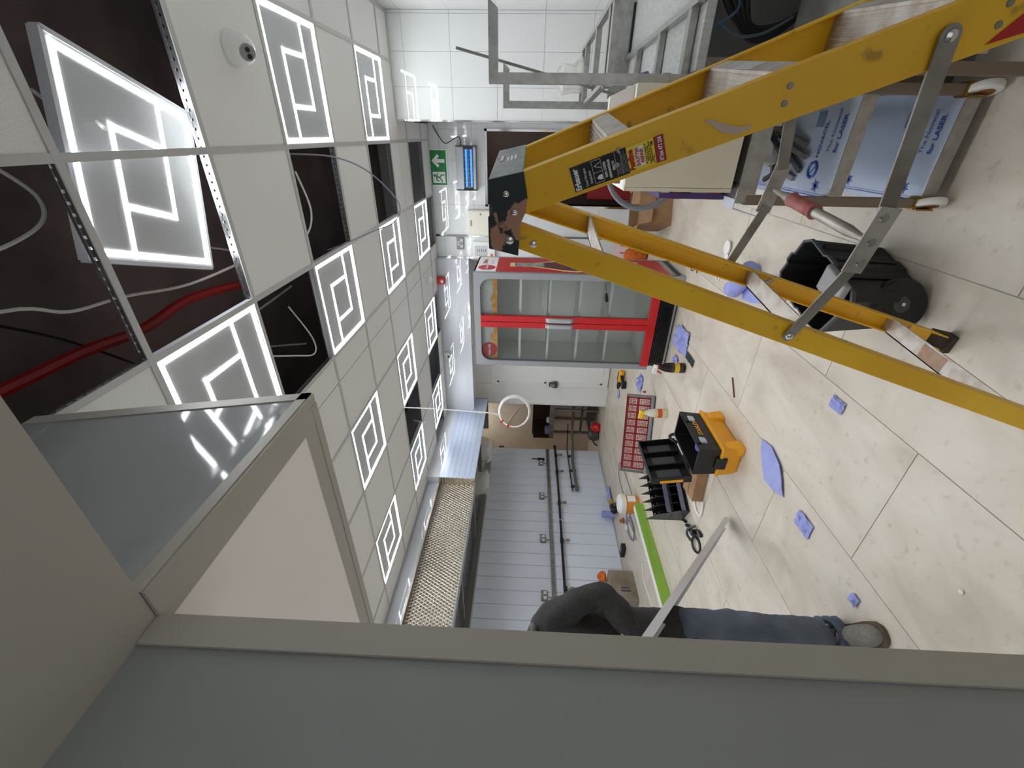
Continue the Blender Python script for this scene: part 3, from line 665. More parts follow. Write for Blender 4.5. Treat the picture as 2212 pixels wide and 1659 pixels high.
# side graphic
m_sred = mat('printed fridge red', (190, 32, 38), .35)
xs_ = x1+.002
MB().box(x1, xs_, 4.02, 4.565, .13, 1.79).build('side_panel', m_sred, fr)
MB().box(x1, xs_, 4.02, 4.565, 1.79, 1.985).build('side_header', m_wink, fr)
MB().box(x1-.05, x1+.004, 3.985, 4.02, .0, zt).box(x1-.05, x1+.004, 4.565, 4.59, .0, zt).box(x1-.03, x1+.004, 4.0, 4.58, .08, .13).build('side_trim', m_silver, fr)
MB().box(x1-.04, x1-.002, 4.0, 4.58, .03, .085).build('side_base', m_black, fr)
def ys_poly(pts, xx): return [(xx, y, z) for y, z in pts]
def bottle_pts(k, cy, z0, L):
    prof = [(.028, 1.0), (.030, .955), (.024, .94), (.026, .84), (.05, .72), (.082, .60), (.092, .50), (.078, .40), (.070, .30), (.085, .16), (.088, .05), (.075, .0)]
    lft = [(cy-r*k, z0+z*L) for r, z in prof]; rgt = [(cy+r*k, z0+z*L) for r, z in prof[::-1]]
    return lft+rgt
MB().prism(ys_poly(bottle_pts(2.5, 4.29, .36, 1.30), xs_), (.001, 0, 0)).build('print_glow', mat('print glow', (238, 206, 150), .4), fr)
MB().prism(ys_poly(bottle_pts(2.05, 4.29, .44, 1.17), xs_+.001), (.001, 0, 0)).build('print_bottle', mat('print cola brown', (44, 18, 14), .3, n=(9, (120, 52, 20))), fr)
MB().prism(ys_poly([(4.225, 1.32), (4.355, 1.32), (4.345, 1.60), (4.235, 1.60)], xs_+.002), (.001, 0, 0)).build('print_neck', mat('print icy neck', (170, 186, 176), .3, n=(30, (90, 110, 98))), fr)
MB().prism(ys_poly([(4.14, .90), (4.44, .90), (4.44, .99), (4.14, .99)], xs_+.002), (.001, 0, 0)).build('print_label', m_sred, fr)
text('Coca-Cola', .052, (xs_+.003, 4.185, .925), (0, 1, 0), (0, 0, 1), m_wink, fr, bold=.002, shear=.35, sx=.78)
MB().lathe([(.085, 0), (.085, .002)], (xs_, 4.165, 1.885), 24, (1, 0, 0)).build('logo_disc', m_sred, fr)
text('Coca-Cola', .036, (xs_+.002, 4.092, 1.873), (0, 1, 0), (0, 0, 1), m_wink, fr, bold=.0012, shear=.35, sx=.85)
text('DRINK', .058, (xs_, 4.30, 1.895), (0, 1, 0), (0, 0, 1), m_sred, fr, bold=.001)
text('ICE COLD', .030, (xs_, 4.30, 1.83), (0, 1, 0), (0, 0, 1), m_mgrey, fr)
# silver surround with rounded upper corners
fro = []
R = .11
def rounded(xa, xb, za, zb, r, bottom=False):
    pts = [(xa, za), (xb, za)]
    pts += [(xb-r+r*math.cos(t*PI/16), zb-r+r*math.sin(t*PI/16)) for t in range(0, 9)]
    pts += [(xa+r-r*math.sin(t*PI/16), zb-r+r*math.cos(t*PI/16)) for t in range(0, 9)]
    return pts
def ring(outer, inner, ya, yb_):
    n = len(outer); b = MB()
    vs = [(x, ya, z) for x, z in outer]+[(x, ya, z) for x, z in inner]+[(x, yb_, z) for x, z in outer]+[(x, yb_, z) for x, z in inner]
    fs = []
    for i in range(n):
        j = (i+1) % n
        fs += [(i, j, n+j, n+i), (2*n+i, 3*n+i, 3*n+j, 2*n+j), (i, 2*n+i, 2*n+j, j), (n+i, n+j, 3*n+j, 3*n+i)]
    return b.add(vs, fs)
ring(rounded(x0, x1, .205, zt, .02), rounded(x0+.055, x1-.055, .285, zt-.062, .10), yf-.012, yf+.035).build('surround', m_silver, fr, True)
MB().box(x0+.04, x1-.04, yf-.02, yf-.010, .205, .287).build('red_bar', m_red, fr)
for a, nm in ((-1.675, 'left'), (-1.555, 'right')):
    d_ = MB().box(a if nm == 'left' else -1.612, -1.618 if nm == 'left' else a, yf-.022, yf+.03, .285, zt-.062).build('door', m_red, fr)
    lo, hi = (x0+.055, -1.676) if nm == 'left' else (-1.554, x1-.055)
    MB().box(lo, hi, yf+.008, yf+.014, .285, zt-.064).build('glass', m_glass, d_)
    hx = (-1.672, -1.620) if nm == 'left' else (-1.610, -1.558)
    hb = MB(); hz0, hz1 = 1.01, 1.295
    hb.hexa([(hx[0], yf-.022, hz0), (hx[1], yf-.022, hz0), (hx[1], yf-.022, hz1), (hx[0], yf-.022, hz1)], [(hx[0]+.006, yf-.062, hz0+.03), (hx[1]-.004, yf-.062, hz0+.03), (hx[1]-.004, yf-.062, hz1-.03), (hx[0]+.006, yf-.062, hz1-.03)])
    hb.build('handle', mat('handle silver', (176, 178, 181), .3, .3), d_, bev=.01)
# header strip, shelves
hdr = MB().box(x0+.05, x1-.05, yf+.05, yf+.07, 1.775, 1.95).build('header', m_lgrey, fr)
m_drop = mat('amber print', (214, 140, 44), .35, n=(14, (240, 200, 120)))
rn = random.Random(4); wave = [(x0+.055, 1.775)]
for k in range(25): wave.append((x0+.055+k*(x1-x0-.11)/24, 1.80+.035*rn.random()+(.02 if k % 6 < 2 else 0)))
wave.append((x1-.055, 1.775))
MB().prism([(x, yf+.048, z) for x, z in wave], (0, .002, 0)).build('header_wave', m_drop, hdr)
MB().lathe([(.083, 0), (.083, .002)], (-1.955, yf+.047, 1.862), 24, (0, -1, 0)).build('logo_disc', m_sred, hdr)
text('Coca-Cola', .036, (-2.03, yf+.0435, 1.85), (1, 0, 0), (0, 0, 1), m_wink, hdr, bold=.0012, shear=.35, sx=.85)
text('I C E  C O L D', .030, (-1.50, yf+.0475, 1.875), (1, 0, 0), (0, 0, 1), m_mgrey, hdr)
for z in (1.545, 1.255, .955, .655):
    for a, b_ in ((x0+.04, -1.63), (-1.60, x1-.04)):
        s_ = MB().box(a, b_, yf+.075, yf+.083, z-.012, z+.012).build('shelf_front', m_wink, fr)
        wr_ = MB()
        for k in range(14): wr_.box(a+.01+k*(b_-a-.02)/13, a+.013+k*(b_-a-.02)/13, yf+.083, yb-.05, z-.002, z+.002)
        wr_.build('shelf_wires', m_lgrey, s_)['kind'] = 'stuff'
MB().box(x0+.02, x1-.02, 4.045, 4.06, .035, .205).build('plinth', m_blackg, fr)
for k in range(9):
    MB().box(x0+.05, x1-.05, 4.033, 4.046, .048+k*.017, .054+k*.017).build('grille_slat', m_blackg, fr)
MB().box(x0, x1, 4.035, 4.06, .02, .036).build('plinth_trim', m_silver, fr)
for x in (x0+.06, x1-.06):
    for y in (4.08, 4.52): MB().lathe([(.02, 0), (.02, .035)], (x, y, 0), 10).build('foot', m_black, fr, True)
MB().box(x0+.005, x1-.005, 4.06, yb-.01, .035, .2).build('motor_housing', m_black, fr)
sc = thing('screwdriver', 'black screwdriver standing inside the fridge on the right-hand shelf', 'screwdriver', (-1.33, 4.12, .67))
MB().lathe([(.012, 0), (.016, .02), (.014, .07), (.009, .09)], (-1.43, 4.11, .684), 10, (.8, 0, .14)).build('grip', m_black, sc, True)
MB().tube([(-1.343, 4.11, .699), (-1.25, 4.11, .716)], .0035, 6).build('blade', m_steel2, sc, True)

# ---------------------------------------------------------------- yellow fibreglass step ladder
LA = V((-.12395797, -.99228747, 0)); LB = V((.99228747, -.12395797, 0)); LO = V((-.67146528, 1.18642411, 0))
def lp(a, b, z): return LO+LA*a+LB*b+V((0, 0, z))
ld = thing('step_ladder', 'yellow fibreglass step ladder standing open in the foreground', 'ladder', (-.1, 1.15, 0))
def rail(z0, z1, half0, half1, edge, width, sg, name):
    """channel rail: web on the outer face, two flanges turned inward. edge(z) gives the front edge, width runs to the rear"""
    b = MB(); F = .030; t = .005
    def sec(z):
        s = sg*(half0+half1*z); e = edge(z); r = e+width
        i_ = -sg
        return [lp(s, e, z), lp(s+i_*F, e, z), lp(s+i_*F, e+math.copysign(t, width), z), lp(s+i_*t, e+math.copysign(t, width), z),
                lp(s+i_*t, r-math.copysign(t, width), z), lp(s+i_*F, r-math.copysign(t, width), z), lp(s+i_*F, r, z), lp(s, r, z)]
    A, B = sec(z0), sec(z1)
    b.add(A+B, [(0, 1, 2, 3), (0, 3, 4, 7), (4, 5, 6, 7), (8, 11, 10, 9), (8, 15, 12, 11), (12, 15, 14, 13)]+[(i, (i+1) % 8, 8+(i+1) % 8, 8+i) for i in range(8)])
    return b.build(name, m_rail, ld, bev=.0015)
fe = lambda z: 1.2121-.3876*z
re_ = lambda z: .3149*z+.0537
rN = rail(.03, 1.53, .2852, -.0808, fe, -.0835, 1, 'front_rail'); rF = rail(.03, 1.53, .2852, -.0808, fe, -.0835, -1, 'front_rail')
qN = rail(.03, 1.53, .2527, -.0641, re_, -.0537, 1, 'rear_rail'); qF = rail(.03, 1.53, .2527, -.0641, re_, -.0537, -1, 'rear_rail')
# feet
for sg in (1, -1):
    for (h0, h1, ed, wd) in ((.2852, -.0808, fe, -.0835), (.2527, -.0641, re_, -.0537)):
        s = sg*(h0+h1*.02); e = ed(.02); c = [lp(s+sg*.004, e+.004, 0), lp(s-sg*.036, e+.004, 0), lp(s-sg*.036, e+wd-.004, 0), lp(s+sg*.004, e+wd-.004, 0)]
        s2_ = sg*(h0+h1*.075); e2 = ed(.075); d_ = [lp(s2_+sg*.004, e2+.004, .075), lp(s2_-sg*.006, e2+.004, .075), lp(s2_-sg*.006, e2+wd-.004, .075), lp(s2_+sg*.004, e2+wd-.004, .075)]
        f_ = MB().hexa(c, d_); f_.hexa(c, [q+V((0, 0, .022)) for q in c]); f_.build('rubber_foot', mat('scuffed rubber', (66, 54, 46), .8), ld)
# treads
def half_f(z): return .2852-.0808*z-.006
for z in (.262, .530, .798, 1.066, 1.333):
    f0 = fe(z); r0 = f0-.0835; s = half_f(z)
    t = MB().hexa([lp(-s, r0+.0095, z-.006), lp(s, r0+.0095, z-.006), lp(s, f0-.0085, z-.006), lp(-s, f0-.0085, z-.006)], [lp(-s, r0+.0095, z-.0005), lp(s, r0+.0095, z-.0005), lp(s, f0-.0085, z-.0005), lp(-s, f0-.0085, z-.0005)])
    t.hexa([lp(-s, fe(z-.037)-.008, z-.037), lp(s, fe(z-.037)-.008, z-.037), lp(s, fe(z-.037)-.002, z-.037), lp(-s, fe(z-.037)-.002, z-.037)], [lp(-s, f0-.008, z), lp(s, f0-.008, z), lp(s, f0-.002, z), lp(-s, f0-.002, z)])
    t.hexa([lp(-s, r0+.004, z-.03), lp(s, r0+.004, z-.03), lp(s, r0+.009, z-.03), lp(-s, r0+.009, z-.03)], [lp(-s, r0+.004, z), lp(s, r0+.004, z), lp(s, r0+.009, z), lp(-s, r0+.009, z)])
    for k in range(7):
        q = r0+.012+k*.0095; t.hexa([lp(-s+.01, q, z), lp(s-.01, q, z), lp(s-.01, q+.003, z), lp(-s+.01, q+.003, z)], [lp(-s+.01, q, z+.0015), lp(s-.01, q, z+.0015), lp(s-.01, q+.003, z+.0015), lp(-s+.01, q+.003, z+.0015)])
    tr = t.build('tread', m_rung, ld)
    if abs(z-1.066) < .01:
        zz = z-.018; MB().hexa([lp(-.04, fe(zz-.013)-.002, zz-.013), lp(.05, fe(zz-.013)-.002, zz-.013), lp(.05, fe(zz-.013)-.001, zz-.013), lp(-.04, fe(zz-.013)-.001, zz-.013)], [lp(-.04, fe(zz+.013)-.002, zz+.013), lp(.05, fe(zz+.013)-.002, zz+.013), lp(.05, fe(zz+.013)-.001, zz+.013), lp(-.04, fe(zz+.013)-.001, zz+.013)]).build('worn_sticker', m_lgrey, tr)
    rv = MB()
    for sg in (1, -1):
        for bb in (f0-.02, f0-.045): rv.lathe([(.006, 0), (.005, .003)], lp(sg*(half_f(z)+.006), bb, z-.018), 8, LA*sg)
    rv.build('rivet', m_steel2, tr)['kind'] = 'stuff'
# rear cross braces
for z, w_ in ((.265, .05), (.80, .05), (1.315, .045)):
    s = .2527-.0641*z-.006; r0 = re_(z)-.0537; f0 = re_(z)
    t = MB().hexa([lp(-s, r0, z-.004), lp(s, r0, z-.004), lp(s, f0, z-.004), lp(-s, f0, z-.004)], [lp(-s, r0, z), lp(s, r0, z), lp(s, f0, z), lp(-s, f0, z)])
    t.hexa([lp(-s, r0, z-.025), lp(s, r0, z-.025), lp(s, r0+.004, z-.025), lp(-s, r0+.004, z-.025)], [lp(-s, r0, z), lp(s, r0, z), lp(s, r0+.004, z), lp(-s, r0+.004, z)])
    b_ = t.build('cross_brace', m_rung, ld)
    if z < .3: MB().hexa([lp(-.06, r0+.004, z), lp(.03, r0+.004, z), lp(.03, f0-.006, z), lp(-.06, f0-.006, z)], [lp(-.06, r0+.004, z+.001), lp(.03, r0+.004, z+.001), lp(.03, f0-.006, z+.001), lp(-.06, f0-.006, z+.001)]).build('worn_label', mat('worn brown label', (176, 146, 124), .8, n=(30, (150, 124, 104))), b_)
    if z < 1:
        for sg in (1, -1): MB().bar(lp(sg*(s-.07), r0+.02, z-.012), lp(sg*(s-.004), r0+.02, z-.09), .016, .004).build('gusset', m_alu, ld)
# plastic top cap
sideA = [(.618, 1.566), (.634, 1.495), (.586, 1.486), (.556, 1.489), (.531, 1.500), (.463, 1.503), (.478, 1.568), (.545, 1.568), (.552, 1.560), (.566, 1.560), (.573, 1.568)]
for sg in (1, -1):
    s = .166; c = MB().prism([lp(sg*(s+.004), b, z) for b, z in sideA], LA*(-sg*.006)); cp = c.build('cap_side', m_cap, ld, bev=.001)
    for b, z, r in ((.592, 1.53, .008), (.556, 1.512, .008), (.498, 1.522, .010)):
        MB().lathe([(r, 0), (r*.9, .003), (r*.4, .006)], lp(sg*(s+.004), b, z), 12, LA*sg).build('bolt', m_chrome, cp, True)
s = .166
fcap = MB().hexa([lp(-s, .634, 1.495), lp(s, .634, 1.495), lp(s, .628, 1.495), lp(-s, .628, 1.495)], [lp(-s+.004, .618, 1.566), lp(s-.004, .618, 1.566), lp(s-.004, .612, 1.566), lp(-s+.004, .612, 1.566)]).build('cap_front', mat('scuffed grey cap', (132, 142, 142), .4, .3, n=(24, (108, 116, 114))), ld, bev=.002)
MB().hexa([lp(-s, .478, 1.556), lp(s, .478, 1.556), lp(s, .618, 1.556), lp(-s, .618, 1.556)], [lp(-s, .478, 1.566), lp(s, .478, 1.566), lp(s, .618, 1.566), lp(-s, .618, 1.566)]).build('cap_top', mat('teal grey cap', (70, 86, 86), .5), ld, bev=.002)
for k in range(3):
    z = 1.515+k*.009; MB().hexa([lp(-.05+.004*k, .6301-.0023*k, z), lp(.01, .6301-.0023*k, z), lp(.01, .6294-.0023*k, z), lp(-.05, .6294-.0023*k, z)], [lp(-.05+.004*k, .6289-.0023*k, z+.005), lp(.01, .6289-.0023*k, z+.005), lp(.01, .6282-.0023*k, z+.005), lp(-.05, .6282-.0023*k, z+.005)]).build('cap_print', m_wink, fcap)
MB().hexa([lp(-.06, .6243, 1.546), lp(.0, .6243, 1.546), lp(.0, .623, 1.546), lp(-.06, .623, 1.546)], [lp(-.06, .6227, 1.552), lp(.0, .6227, 1.552), lp(.0, .6215, 1.552), lp(-.06, .6215, 1.552)]).build('cap_print', m_wink, fcap)
# hinge rivets at the top of the rear rails
for sg, q in ((1, qN), (-1, qF)):
    MB().lathe([(.009, 0), (.008, .003), (.003, .006)], lp(sg*(.2527-.0641*1.47), re_(1.47)-.03, 1.47), 12, LA*sg).build('bolt', m_chrome, q, True)
# folding spreaders with the grip rod between them
def spreader(sg):
    a0 = sg*(.2852-.0808*.84+.003); a1 = sg*(.2527-.0641*.86+.003); am = sg*.214
    P0 = lp(a0+sg*.004, fe(.84)-.042, .845); Pm0 = lp(am, .575, .795); Pm1 = lp(am, .48, .800); P1 = lp(a1+sg*.004, re_(.862)-.027, .862)
    sp = MB().bar(P0, Pm0, .004, .030, (0, 0, 1)).lathe([(.0152, -.002), (.0152, .002)], P0, 16, LA).build('spreader_bar', m_steel2, ld)
    MB().bar(Pm1, P1, .004, .026, (0, 0, 1)).lathe([(.0132, -.002), (.0132, .002)], P1, 16, LA).build('spreader_bar', m_steel2, ld)
    pl = MB().bar(lp(am+sg*.004, .592, .792), lp(am+sg*.004, .462, .806), .004, .042).build('hinge_plate', m_alu, ld, bev=.001)
    for b in (.572, .525, .482): MB().lathe([(.009, 0), (.007, .003)], lp(am+sg*.006, b, .797), 12, LA*sg).build('rivet', m_steel, pl, True)
    for p in (P0, P1): MB().lathe([(.009, 0), (.008, .003), (.004, .005)], p+LA*sg*.002, 12, LA*sg).build('rivet', m_chrome, ld, True)
spreader(1); spreader(-1)
rod0, rod1 = lp(-.205, .525, .80), lp(.205, .525, .798)
rd = MB().tube([rod0, rod0.lerp(rod1, .12), rod0.lerp(rod1, .18), rod0.lerp(rod1, .85), rod0.lerp(rod1, .93), rod1], [.006, .008, .012, .012, .008, .006], 14).build('spreader_rod', m_alu, ld, True)
MB().tube([rod0.lerp(rod1, .24), rod0.lerp(rod1, .245), rod0.lerp(rod1, .26), rod0.lerp(rod1, .50), rod0.lerp(rod1, .515), rod0.lerp(rod1, .52)], [.0165, .0185, .0165, .0165, .0185, .0165], 16).build('grip', mat('worn red grip', (150, 62, 60), .55, n=(40, (170, 110, 104))), rd, True)
# stickers on the near front rail
zdir = (lp(.2852-.0808*1.3, fe(1.3), 1.3)-lp(.2852-.0808*1.4, fe(1.4), 1.4)).normalized()      # down the rail
xdir = LA.cross(zdir).normalized()
if xdir.dot(LB) < 0: xdir = -xdir
ndir = LA*1.0
def onrail(u, v, lift=.001):
    """u across the rail from its rear sticker edge, v down the rail from the sticker top"""
    base = lp(.2852-.0808*1.398, fe(1.398)-.072, 1.388)
    return base+xdir*u+zdir*v+LA*(lift)
def patch(u0, u1, v0, v1, M, name, lift=.001, par=None):
    return MB().hexa([onrail(u0, v0, 0), onrail(u1, v0, 0), onrail(u1, v1, 0), onrail(u0, v1, 0)], [onrail(u0, v0, lift), onrail(u1, v0, lift), onrail(u1, v1, lift), onrail(u0, v1, lift)]).build(name, M, par or ld)
WS = .047
st1 = patch(0, WS, 0, .108, m_ink, 'safety_label', .001)
st2 = patch(.001, WS-.001, .108, .166, mat('sticker yellow', (238, 214, 40), .4), 'repair_sticker', .0014)
patch(.001, WS-.001, .158, .176, mat('sticker red', (150, 20, 24), .4), 'sticker_band', .0016, st2)
patch(0, WS, -.001, .018, mat('label teal black', (26, 38, 40), .4), 'label_band', .0012, st1)
ub = -zdir
def tx(s, size, u, v, M, par, bold=0, al='LEFT', sx=1, shear=0): return text(s, size, onrail(u, v, .0022), xdir, ub, M, par, bold=bold, align=al, sx=sx, shear=shear, lift=.0002)
tx('Erbauer', .0150, .001, .0125, m_wink, st1, .0006, sx=.86)
tx('Tread Fibreglass', .0072, .003, .0275, m_wink, st1, sx=.75); tx('Stepladder', .0072, .006, .0365, m_wink, st1, sx=.8)
lb_ = MB()
for u0, u1, v0, v1 in ((.003, .045, .041, .0415), (.003, .045, .0585, .059), (.003, .0035, .041, .059), (.0445, .045, .041, .059), (.022, .0225, .041, .059), (.002, .046, .0855, .0859), (.002, .046, .0955, .0959)):
    lb_.hexa([onrail(u0, v0, .0012), onrail(u1, v0, .0012), onrail(u1, v1, .0012), onrail(u0, v1, .0012)], [onrail(u0, v0, .0018), onrail(u1, v0, .0018), onrail(u1, v1, .0018), onrail(u0, v1, .0018)])
lb_.build('label_lines', m_wink, st1)
wb_ = MB().prism([onrail(u, v, .0014) for u, v in ((.007, .057), (.017, .057), (.0155, .049), (.0085, .049))], LA*.0004).prism([onrail(u, v, .0014) for u, v in ((.010, .049), (.014, .049), (.0135, .0465), (.0105, .0465))], LA*.0004)
wb_.build('weight_pictogram', m_wink, st1)
MB().bar(onrail(.029, .057, .0016), onrail(.034, .045, .0016), .0007, .0008).bar(onrail(.039, .057, .0016), onrail(.034, .045, .0016), .0007, .0008).build('ladder_pictogram', m_wink, st1)
tx('EAN CODE:', .0066, .008, .0665, m_wink, st1, .0002, sx=.85); tx('5059340973630', .0062, .004, .0745, m_wink, st1, .0002, sx=.85); tx('EN131', .0062, .016, .0825, m_wink, st1, .0002)
for k in range(4):
    MB().bar(onrail(.004, .0878+k*.002, .0014), onrail(.020+.004*(k % 2), .0878+k*.002, .0014), .0006, .0006).build('small_print', m_mgrey, st1)
    MB().bar(onrail(.004, .0978+k*.0026, .0014), onrail(.043-.006*(k % 2), .0978+k*.0026, .0014), .0006, .0008).build('small_print', m_mgrey, st1)
tx('Fastline', .0140, .003, .1185, m_rink, st2, .0007, sx=.86)
pl_ = patch(.006, .041, .1215, .1385, m_wink, 'white_field', .0018, st2)
tx('SHUTTER', .0088, .0235, .1290, m_rink, st2, .0003, 'CENTER', .9); tx('REPAIR', .0088, .0235, .1372, m_rink, st2, .0003, 'CENTER', .9)
for k, s_ in enumerate(('All Types of Shutters &', 'Shopfronts, Glass,', 'High Energy, Door Repair', 'Motor Sales & Auto')):
    tx(s_, .0045, .0235, .1428+k*.0034, m_ink, st2, .0001, 'CENTER', .85)
tx('24/7 Glass', .0048, .003, .1562, m_rink, st2, .0001, sx=.8); tx('2M', .006, .034, .1562, m_ink, st2, .0001)
tx('07366 472 258', .0095, .0235, .1715, m_wink, st2, .0002, 'CENTER', .72)
# warning triangle low on the near rail and plaster smear
base = lambda b, z: lp(.2852-.0808*z+.001, b, z)
MB().prism([base(.834, .785), base(.872, .754), base(.91, .72), base(.892, .68), base(.864, .71), base(.849, .739)], LA*.0006).build('red_triangle', m_rink, ld)
MB().prism([base(.728, 1.175), base(.722, 1.165), base(.708, 1.135), base(.706, 1.110), base(.716, 1.093), base(.722, 1.09), base(.718, 1.112), base(.722, 1.14), base(.727, 1.16)], LA*.0006).build('plaster_smear', mat('dried plaster', (196, 176, 160), .9), ld)
# ---------------------------------------------------------------- right-hand side: trolley, freezer, steel frames
tr = thing('steel_trolley', 'stainless trolley with two filmed shelves on white castors behind the ladder', 'trolley', (0, 2.2, 0))
tx0, tx1, ty0, ty1 = -.212, .158, 1.70, 2.80
for z0, z1, M_, nm in ((.70, .735, m_steel, 'top'), (.395, .412, m_film, 'shelf'), (.07, .088, m_film, 'shelf')):
    o = MB().box(tx0+.005, tx1-.005, ty0+.006, ty1, z0, z1).build(nm, M_, tr, bev=.002)
    MB().box(tx0+.006, tx1-.006, ty0+.003, ty0+.0065, z0-.03, z1-.0005).build('shelf_lip', m_steel, o)
    if nm == 'shelf':
        zz = z1+.0008
        MB().box(tx0+.025, tx0+.028, ty0+.02, ty1-.05, z1, zz).box(tx0+.033, tx0+.0345, ty0+.02, ty1-.05, z1, zz).build('film_line', m_bink, o)
        def sun(cx, cy, r):
            b = MB()
            for k in range(7):
                a = k*PI/7; d = V((math.cos(a), math.sin(a), 0))*r*(1 if k % 2 else .7); p = V((cx, cy, z1+.0005)); b.bar(p-d, p+d, .004, .0008)
            b.build('laser_mark', m_bink, o)
        sun(tx0+.06, ty0+.10, .024); sun(tx0+.06, ty0+.42, .024)
        for (cx, cy) in ((tx0+.11, ty0+.15), (tx0+.11, ty0+.62)):
            MB().tube(arc((cx, cy, z1), .026, .5, PI+.1, 12, (1, 0, 0), (0, 1, 0)), .006, 6).tube(arc((cx, cy, z1), .026, PI+.5, 2*PI+.1, 12, (1, 0, 0), (0, 1, 0)), .006, 6).bar((cx-.012, cy+.012, z1), (cx+.012, cy-.012, z1), .006, .002).build('film_logo', m_bink, o, True)
            text('NOVACEL', .026, (cx+.04, cy-.01, z1), (1, 0, 0), (0, 1, 0), m_bink, o, bold=.0005)
        text('The Novacel', .026, (tx0+.17, ty0+.085, z1), (1, 0, 0), (0, 1, 0), m_bink, o); text('for LASER', .028, (tx0+.17, ty0+.045, z1), (1, 0, 0), (0, 1, 0), m_bink, o, bold=.0008)
        for (cx, cy) in ((tx0+.25, ty0+.17), (tx0+.25, ty0+.45)): MB().box(cx, cx+.05, cy, cy+.05, z1, zz).build('film_square', mat('film square', (112, 132, 166), .5), o)
for x in (tx0+.016, tx1-.016):
    for y in (ty0+.016, ty1-.03):
        MB().box(x-.016, x+.016, y-.016, y+.016, .068, .70).build('leg', mat('taupe leg steel', (132, 118, 104), .4, .5) if y < 2 else m_steel2, tr, bev=.002)
        cs = MB().box(x-.020, x+.020, y-.02, y+.02, .095, .105).box(x-.022, x-.017, y-.03, y+.02, .04, .10).box(x+.017, x+.022, y-.03, y+.02, .04, .10).build('castor_fork', mat('brassy plated steel', (150, 118, 52), .35, .8), tr)
        MB().lathe([(.028, -.012), (.047, -.011), (.05, -.006), (.05, .006), (.047, .011), (.028, .012)], (x, y-.012, .0505), 22, (.9, .35, 0)).build('castor_wheel', m_white, cs, True)
        MB().lathe([(.030, -.0135), (.030, .0135)], (x, y-.012, .0505), 18, (.9, .35, 0)).build('wheel_hub', mat('rusty hub', (150, 92, 48), .8), cs, True)
tag(MB().box(tx0-.016, tx0+.02, ty0+.0, ty0+.10, .736, .739).hexa([(tx0-.045, ty0+.01, .62), (tx0-.043, ty0+.01, .62), (tx0-.043, ty0+.07, .64), (tx0-.045, ty0+.07, .64)], [(tx0-.014, ty0, .737), (tx0-.010, ty0, .737), (tx0-.010, ty0+.10, .737), (tx0-.014, ty0+.10, .737)]).build('film_flap', mat('peeling film', (196, 204, 214), .3)), 'loose flap of pale film peeling off the trolley corner', 'film')
# bits lying on the upper trolley shelf
bs = thing('metal_brackets', 'pile of dark metal brackets lying on the upper trolley shelf', 'brackets', (-.05, 2.25, .412))
for k, (p0, p1) in enumerate((((-.14, 1.95, .42), (-.05, 2.4, .43)), ((-.11, 1.92, .42), (.04, 2.2, .44)), ((-.06, 1.9, .425), (.06, 2.45, .425)), ((-.15, 2.1, .43), (.02, 2.12, .45)), ((-.02, 1.93, .42), (.08, 2.3, .46)))):
    MB().bar(p0, p1, .018, .014).build('bracket', m_dgrey if k % 2 else m_steel2, bs)
tag(MB().tube(smooth_path([(-.16, 2.15, .435), (-.10, 2.02, .445), (-.03, 2.0, .49), (.03, 2.08, .52), (.06, 2.3, .5)], 5), .011, 8).build('hose_piece', m_black, smooth=True), 'short black hose among the brackets on the trolley shelf', 'hose')
tag(MB().box(-.10, .0, 2.05, 2.16, .447, .53).build('clear_packet', m_bag, bev=.015), 'small clear packet among the brackets on the trolley shelf', 'packet')
# white counter-top unit standing on the trolley
fz = thing('white_cabinet', 'white cabinet with a cream front standing on the trolley', 'cabinet', (-.01, 2.0, .735))
MB().box(-.172, .150, 1.715, 2.30, .757, 1.145).build('body', m_white, fz, bev=.004)
MB().box(-.158, .150, 1.700, 1.716, .760, 1.143).build('door', m_cream, fz, bev=.002)
MB().box(-.172, -.1595, 1.702, 1.716, .760, 1.143).build('edge_strip', m_cream, fz)
MB().box(.095, .146, 1.72, 2.24, 1.145, 1.147).build('top_inset', mat('grey brown inset', (150, 140, 130), .5), fz)
MB().box(.093, .097, 1.72, 2.24, 1.145, 1.153).build('top_rim', mat('pinkish rim', (226, 196, 186), .5), fz)
for x in (-.15, .13):
    for y in (1.74, 2.27): MB().lathe([(.012, 0), (.012, .023)], (x, y, .735), 10).build('foot', m_black, fz, True)
# coil of grey cable and packages beside it
cl = thing('cable_coil', 'coil of thick grey cable behind the white cabinet', 'cable', (-.15, 2.4, .74))
for k in range(4):
    MB().tube(arc((-.145, 2.36+.016*k, .745+.185-.006*k), .172-.008*(k % 2)+.004*k, 0, 2*PI, 40, (1, .12, 0), (0, 0, 1))[:-1], .0085, 8, closed=True).build('cable_turn', mat('grey cable sheath', (120, 122, 126), .45), cl, True)
pk = thing('tool_packet', 'purple and orange tool packet wedged beside the white cabinet', 'packet', (-.21, 2.1, .74))
MB().box(-.206, -.186, 1.80, 2.10, .737, .985).build('card', mat('packet purple', (66, 40, 96), .4), pk)
for z0, z1, M_ in ((.75, .80, mat('packet orange', (236, 84, 36), .4)), (.80, .86, m_lgrey), (.90, .93, m_orange), (.945, .975, m_wink)): MB().box(-.208, -.184, 1.81, 2.09, z0, z1).build('print_band', M_, pk)
